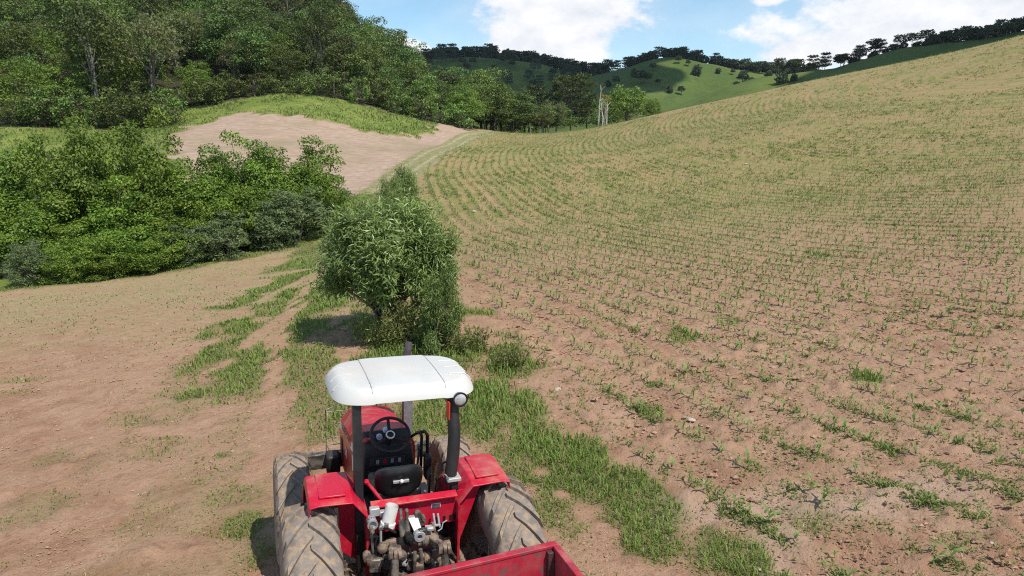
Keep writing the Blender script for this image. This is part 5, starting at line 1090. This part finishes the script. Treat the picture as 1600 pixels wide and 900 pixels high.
    q = MB(); q.bar((ex+.01, ey-.058, 1.0), (ex+.01, ey-.058, 2.05), .10, .012, (0, 1, 0)); q.build('heat_shield', plain('shield', (.22, .22, .235), (.30, .30, .31), 30, .5, .5), T)
    # front bumper bar, guard hoop, battery box
    q = MB(); q.bar((-.86, 2.62, .86), (.80, 2.62, .86), .10, .19); q.build('front_beam', STEEL, T, .008)
    q = MB(); q.box((.42, 2.62, .86), (.30, .11, .195)); q.build('beam_plate', RUST, T, .006)
    q = MB(); q.box(L(520, 722, 2.5), (.16, .22, .24)); q.build('battery_box', BLACK_PLASTIC, T, .03)
    q = MB(); fx = -.46; q.tube([(fx, 3.0, .72), (fx, 3.0, 1.36), (-.1, 3.05, 1.46), (.20, 3.05, 1.36), (.22, 3.0, .72)], .008, 6); q.tube([(fx, 3.0, 1.33), (.21, 3.0, 1.33)], .006, 6); q.tube([(fx, 3.0, .98), (-.2, 3.0, .98)], .006, 6); q.tube([(fx, 3.0, .88), (-.2, 3.0, .88)], .006, 6); q.tube([(fx, 3.0, .9), (fx+.08, 2.95, .7)], .006, 6); q.build('front_guard', STEEL, T)
    q = MB(); q.tube([L(580, 640, 2.5), L(583, 634, 2.5), L(590, 634, 2.5), L(594, 640, 2.5)], .007, 6); q.build('hood_handle', BLACK, T)
    # ---- rear linkage and hydraulics
    def tub(name, pts, r, mat=STEEL, n=10): q = MB(); q.tube(pts, r, n); return q.build(name, mat, T)
    h = MB(); h.box((-.02, -.12, 1.10), (.56, .22, .30)); h.box((-.02, -.20, .78), (.48, .16, .4)); h.build('lift_housing', BLACK, T, .02)
    c0, c1 = L(605, 822, -.16), L(613, 790, -.16); q = MB(); ax_ = (c1-c0).normalized(); q.tube([c0, c0+ax_*.035, c0+ax_*.036, c1], [.064, .064, .055, .055], 20, False); q.tube([c1, c1-ax_*.1], [.050, .050], 20, False); q.add([c0+Vector((.05*math.cos(a), .05*math.sin(a), .02)) for a in np.linspace(0, 6.28, 12, False)], [tuple(range(12))]); q.build('pvc_cup', PVC, T)
    q = MB(); q.box(L(585, 799, -.03), (.085, .06, .075)); q.box(L(597, 802, -.02), (.05, .06, .055)); q.build('grey_valve_box', GREY, T, .008)
    c = L(582, 819, -.12); q = MB(); q.lathe([(.10, .04), (0, .043), (-.02, .045), (-.02, .033), (.0, .030), (.005, .001)], 20, c, 'y')
    for dx in (-.02, 0, .02): q.tube([c+Vector((dx, .02, .04)), c+Vector((dx, .02, .075))], .005, 6)
    q.build('trailer_socket', GREY, T)
    for u in (626, 635):   # hydraulic couplers
        a, b_, c = L(u, 795, -.10), L(u+1, 812, -.13), L(u+3, 838, -.17); q = MB(); q.tube([a, a*.5+b_*.5, b_], [.016, .016, .015], 12); q.tube([b_, b_*.5+c*.5, c], [.026, .030, .024], 12); q.tube([c, c+Vector((0, -.02, -.06))], [.017, .017], 10); q.build('coupler', STEEL, T)
    q = MB(); a, b_ = L(645, 808, -.14), L(655, 834, -.26); q.hexa([a+Vector((-.045, 0, 0)), a+Vector((.045, 0, 0)), a+Vector((.045, .04, 0)), a+Vector((-.045, .04, 0))], [b_+Vector((-.035, 0, 0)), b_+Vector((.035, 0, 0)), b_+Vector((.035, .045, 0)), b_+Vector((-.035, .045, 0))]); q.lathe([(-.03, .022), (-.03, .05), (.03, .05), (.03, .022), (-.03, .022)], 20, b_+Vector((0, .0, -.015)), 'y'); q.build('top_link_bracket', GREY, T, .006)
    for (u, v, r_) in ((653, 805, .03), (657, 815, .026), (661, 811, .024), (655, 823, .022)): q = MB(); q.lathe([(-.03, .001), (-.03, r_), (.04, r_*1.1), (.05, r_*.8)], 8, L(u, v, -.12), 'y'); q.build('valve_fitting', STEEL, T)
    # rocker shaft and lift arms
    tub('rocker_shaft', [(-.33, -.14, 1.20), (.30, -.14, 1.20)], .05, RUST, 14)
    q = MB(); a, b_ = L(668, 838, -.2), L(692, 856, -.42); q.bar(a, b_, .06, .075); q.lathe([(-.035, .001), (-.035, .055), (.035, .055), (.035, .001)], 16, b_, 'x'); q.ball(a, .055); q.build('lift_arm', RUST, T, .012)
    q = MB(); a, b_ = L(612, 852, -.2), L(617, 862, -.42); q.bar(a, b_, .065, .085); q.ball(a, .075, 12, (1.15, 1, .8)); q.lathe([(-.05, .001), (-.05, .05), (.05, .05), (.05, .001)], 16, b_, 'x'); q.build('lift_arm', RUST, T, .012)
    q = MB(); q.ball(L(598, 856, -.26), .05, 10); q.tube([L(598, 856, -.26), L(612, 850, -.22)], .035, 10); q.build('lift_arm_pin', RUST, T)
    for (u, v, u2, v2) in ((694, 858, 697, 892), (617, 866, 617, 900)):
        for k in (-1, 0, 1):
            c = L(u+k*7, v, -.45); q = MB(); q.lathe([(-.014, .001), (-.014, .045), (.014, .045), (.014, .001)], 14, c, 'x'); q.build('clevis_plate', RUST, T)
        tub('lift_rod', [L(u, v, -.45), L(u2, v2, -.50), L(u2, v2, -.50)+Vector((0, -.05, -.45))], [.03, .034, .034], STEEL, 12)
    tub('cross_shaft', [L(652, 846, -.24), L(684, 840, -.24)], .045, RUST, 14)
    for (u, v, u2, v2) in ((648, 862, 648, 892), (657, 858, 660, 890)): tub('clevis_link', [L(u, v, -.34), L(u2, v2, -.36)], .017, STEEL, 8)
    q = MB(); q.box(L(653, 868, -.32), (.10, .06, .03)); q.box(L(654, 886, -.34), (.07, .07, .08)); q.build('clevis_block', RUST, T, .008)
    for (u, v, u2, v2) in ((677, 802, 680, 822), (684, 802, 687, 824)): tub('control_rod', [L(u, v, -.02), L(u2, v2, -.08)], .010, GREY, 8)
    tub('control_bar', [L(664, 823, -.1), L(688, 820, -.1)], .012, GREY, 8)
    tub('control_lever', [L(676, 816, -.15), L(680, 835, -.18)], .014, RUST, 8)
    tub('hose', [L(698, 813, -.05), L(692, 817, -.08), L(690, 826, -.10), L(684, 830, -.12)], .006, GREY, 6)
    tub('hose', [L(592, 818, -.12), L(598, 826, -.2), L(606, 826, -.25), L(618, 832, -.22)], .010, BLACK, 8)
    tub('hose', [L(625, 842, -.2), L(640, 852, -.26), L(642, 868, -.3), L(634, 880, -.3)], .012, BLACK, 8)
    tub('hose', [L(590, 838, -.2), L(586, 850, -.2), L(592, 866, -.2)], .010, BLACK, 8)
    tub('steel_rod', [L(595, 822, -.2), L(595, 862, -.2)], .011, GREY, 8); q = MB(); q.box(L(601, 824, -.2), (.10, .03, .03)); q.box(L(604, 822, -.21), (.03, .04, .06)); q.build('rod_bracket', STEEL, T, .004)
    tub('steel_rod', [L(580, 832, -.2), L(583, 866, -.2)], .011, STEEL, 8); tub('stay_bar', [L(702, 858, -.3), L(711, 872, -.2)], .013, STEEL, 8)
    for (u, v, r_, m_) in ((628, 868, .045, STEEL), (632, 878, .03, GREY), (640, 884, .035, STEEL), (626, 850, .035, BLACK), (668, 872, .04, RUST), (674, 882, .035, STEEL), (605, 880, .05, STEEL), (592, 878, .045, RUST), (574, 872, .04, RUST), (640, 842, .04, BLACK), (664, 846, .03, STEEL), (581, 829, .02, RUST), (690, 880, .04, RUST)):
        q = MB(); c = L(u, v, -.27); q.lathe([(.06, r_*.9), (-.01, r_), (-.03, r_*.85), (-.035, r_*.4), (-.05, r_*.35), (-.05, .001)], 10, c, 'y'); q.build('linkage_fitting', m_, T)
    for (u, v, d, m_) in ((586, 880, (.10, .10, .12), STEEL), (640, 896, (.26, .14, .05), STEEL), (672, 890, (.16, .10, .05), RUST), (604, 868, (.07, .05, .05), STEEL), (660, 830, (.07, .05, .05), STEEL), (672, 826, (.06, .04, .035), GREY)):
        q = MB(); q.box(L(u, v, -.26), d, Matrix.Rotation(R((u*7) % 25-12), 3, 'Z')); q.build('linkage_block', m_, T, .01)
    tub('drawbar', [(-.02, -.1, .48), (-.02, -.85, .46)], .045, STEEL, 8)
    return T
tractor()

# ------------------------------------------------------------------ trailer hitched behind the tractor
def trailer():
    c = TROT @ L(865, 850, -1.11)+TB; ya = TYAW+R(1.0); T = empty('farm_trailer', (c.x, c.y, .0), ya); tag(T, 'worn red farm trailer with open box, hitched behind the tractor', 'trailer')
    zt = c.z; W, Ln, zb = 1.75, 3.2, zt-.52; t = .035
    def board(name, a, b_, z0_, z1_): q = MB(); q.bar((a[0], a[1], (z0_+z1_)/2), (b_[0], b_[1], (z0_+z1_)/2), t, z1_-z0_); return q.build(name, WORN_RED, T, .004)
    f = board('front_board', (-W, 0), (0, 0), zb, zt-.012); s1 = board('side_board', (0, .018), (.0, -Ln), zb, zt-.014); board('side_board', (-W, .018), (-W, -Ln), zb, zt-.014); board('tailboard', (-W+.02, -Ln+.02), (-.02, -Ln+.02), zb, zt-.03)
    q = MB(); q.bar((-W-.02, .006, zt-.008), (.03, .006, zt-.008), .060, .026); q.build('top_rail', WORN_RED, f, .005)
    q = MB(); q.bar((.008, -.03, zt-.008), (.008, -Ln, zt-.008), .055, .026); q.build('top_rail', WORN_RED, s1, .005)
    q = MB(); q.bar((-.045, -.04, zb), (-.045, -.04, zt-.03), .05, .05, (0, 1, 0)); q.build('corner_post', paint('dark_post_shadow', (.06, .02, .022), .6, amt=.3), T, .004)  # dark corner post, the side board's shadow strip worked into its colour
    q = MB(); q.box((-W/2, -Ln/2, zb-.03), (W, Ln, .06)); q.build('bed', plain('bed_steel', (.20, .10, .085), (.30, .2, .15), 5, .8, bump=.3), T, .004)
    q = MB(); q.bar((-W/2-.35, -.1, zb-.13), (-W/2-.35, -Ln, zb-.13), .08, .14); q.bar((-W/2+.35, -.1, zb-.13), (-W/2+.35, -Ln, zb-.13), .08, .14); q.build('chassis', BLACK, T, .006)
    q = MB(); q.bar((-W/2-.3, -.2, zb-.2), (-W/2, .45, .50), .08, .08); q.bar((-W/2+.3, -.2, zb-.2), (-W/2, .45, .50), .08, .08); q.build('drawbar', BLACK, T, .006)
    for s, x in ((-1, -W+.05), (1, -.05)): wheel('wheel', T, (x, -Ln*.62, .42), .42, .24, .24, 16, .02, .05, .3, s, GREY)
    q = MB(); q.tube([(-W, -Ln*.62, .42), (0, -Ln*.62, .42)], .05, 10); q.box((-W/2, -Ln*.62, (zb-.2+.42)/2+.02), (.8, .12, max(.1, zb-.2-.42))); q.build('axle', BLACK, T)
trailer()

HAZE = .00006
haze()
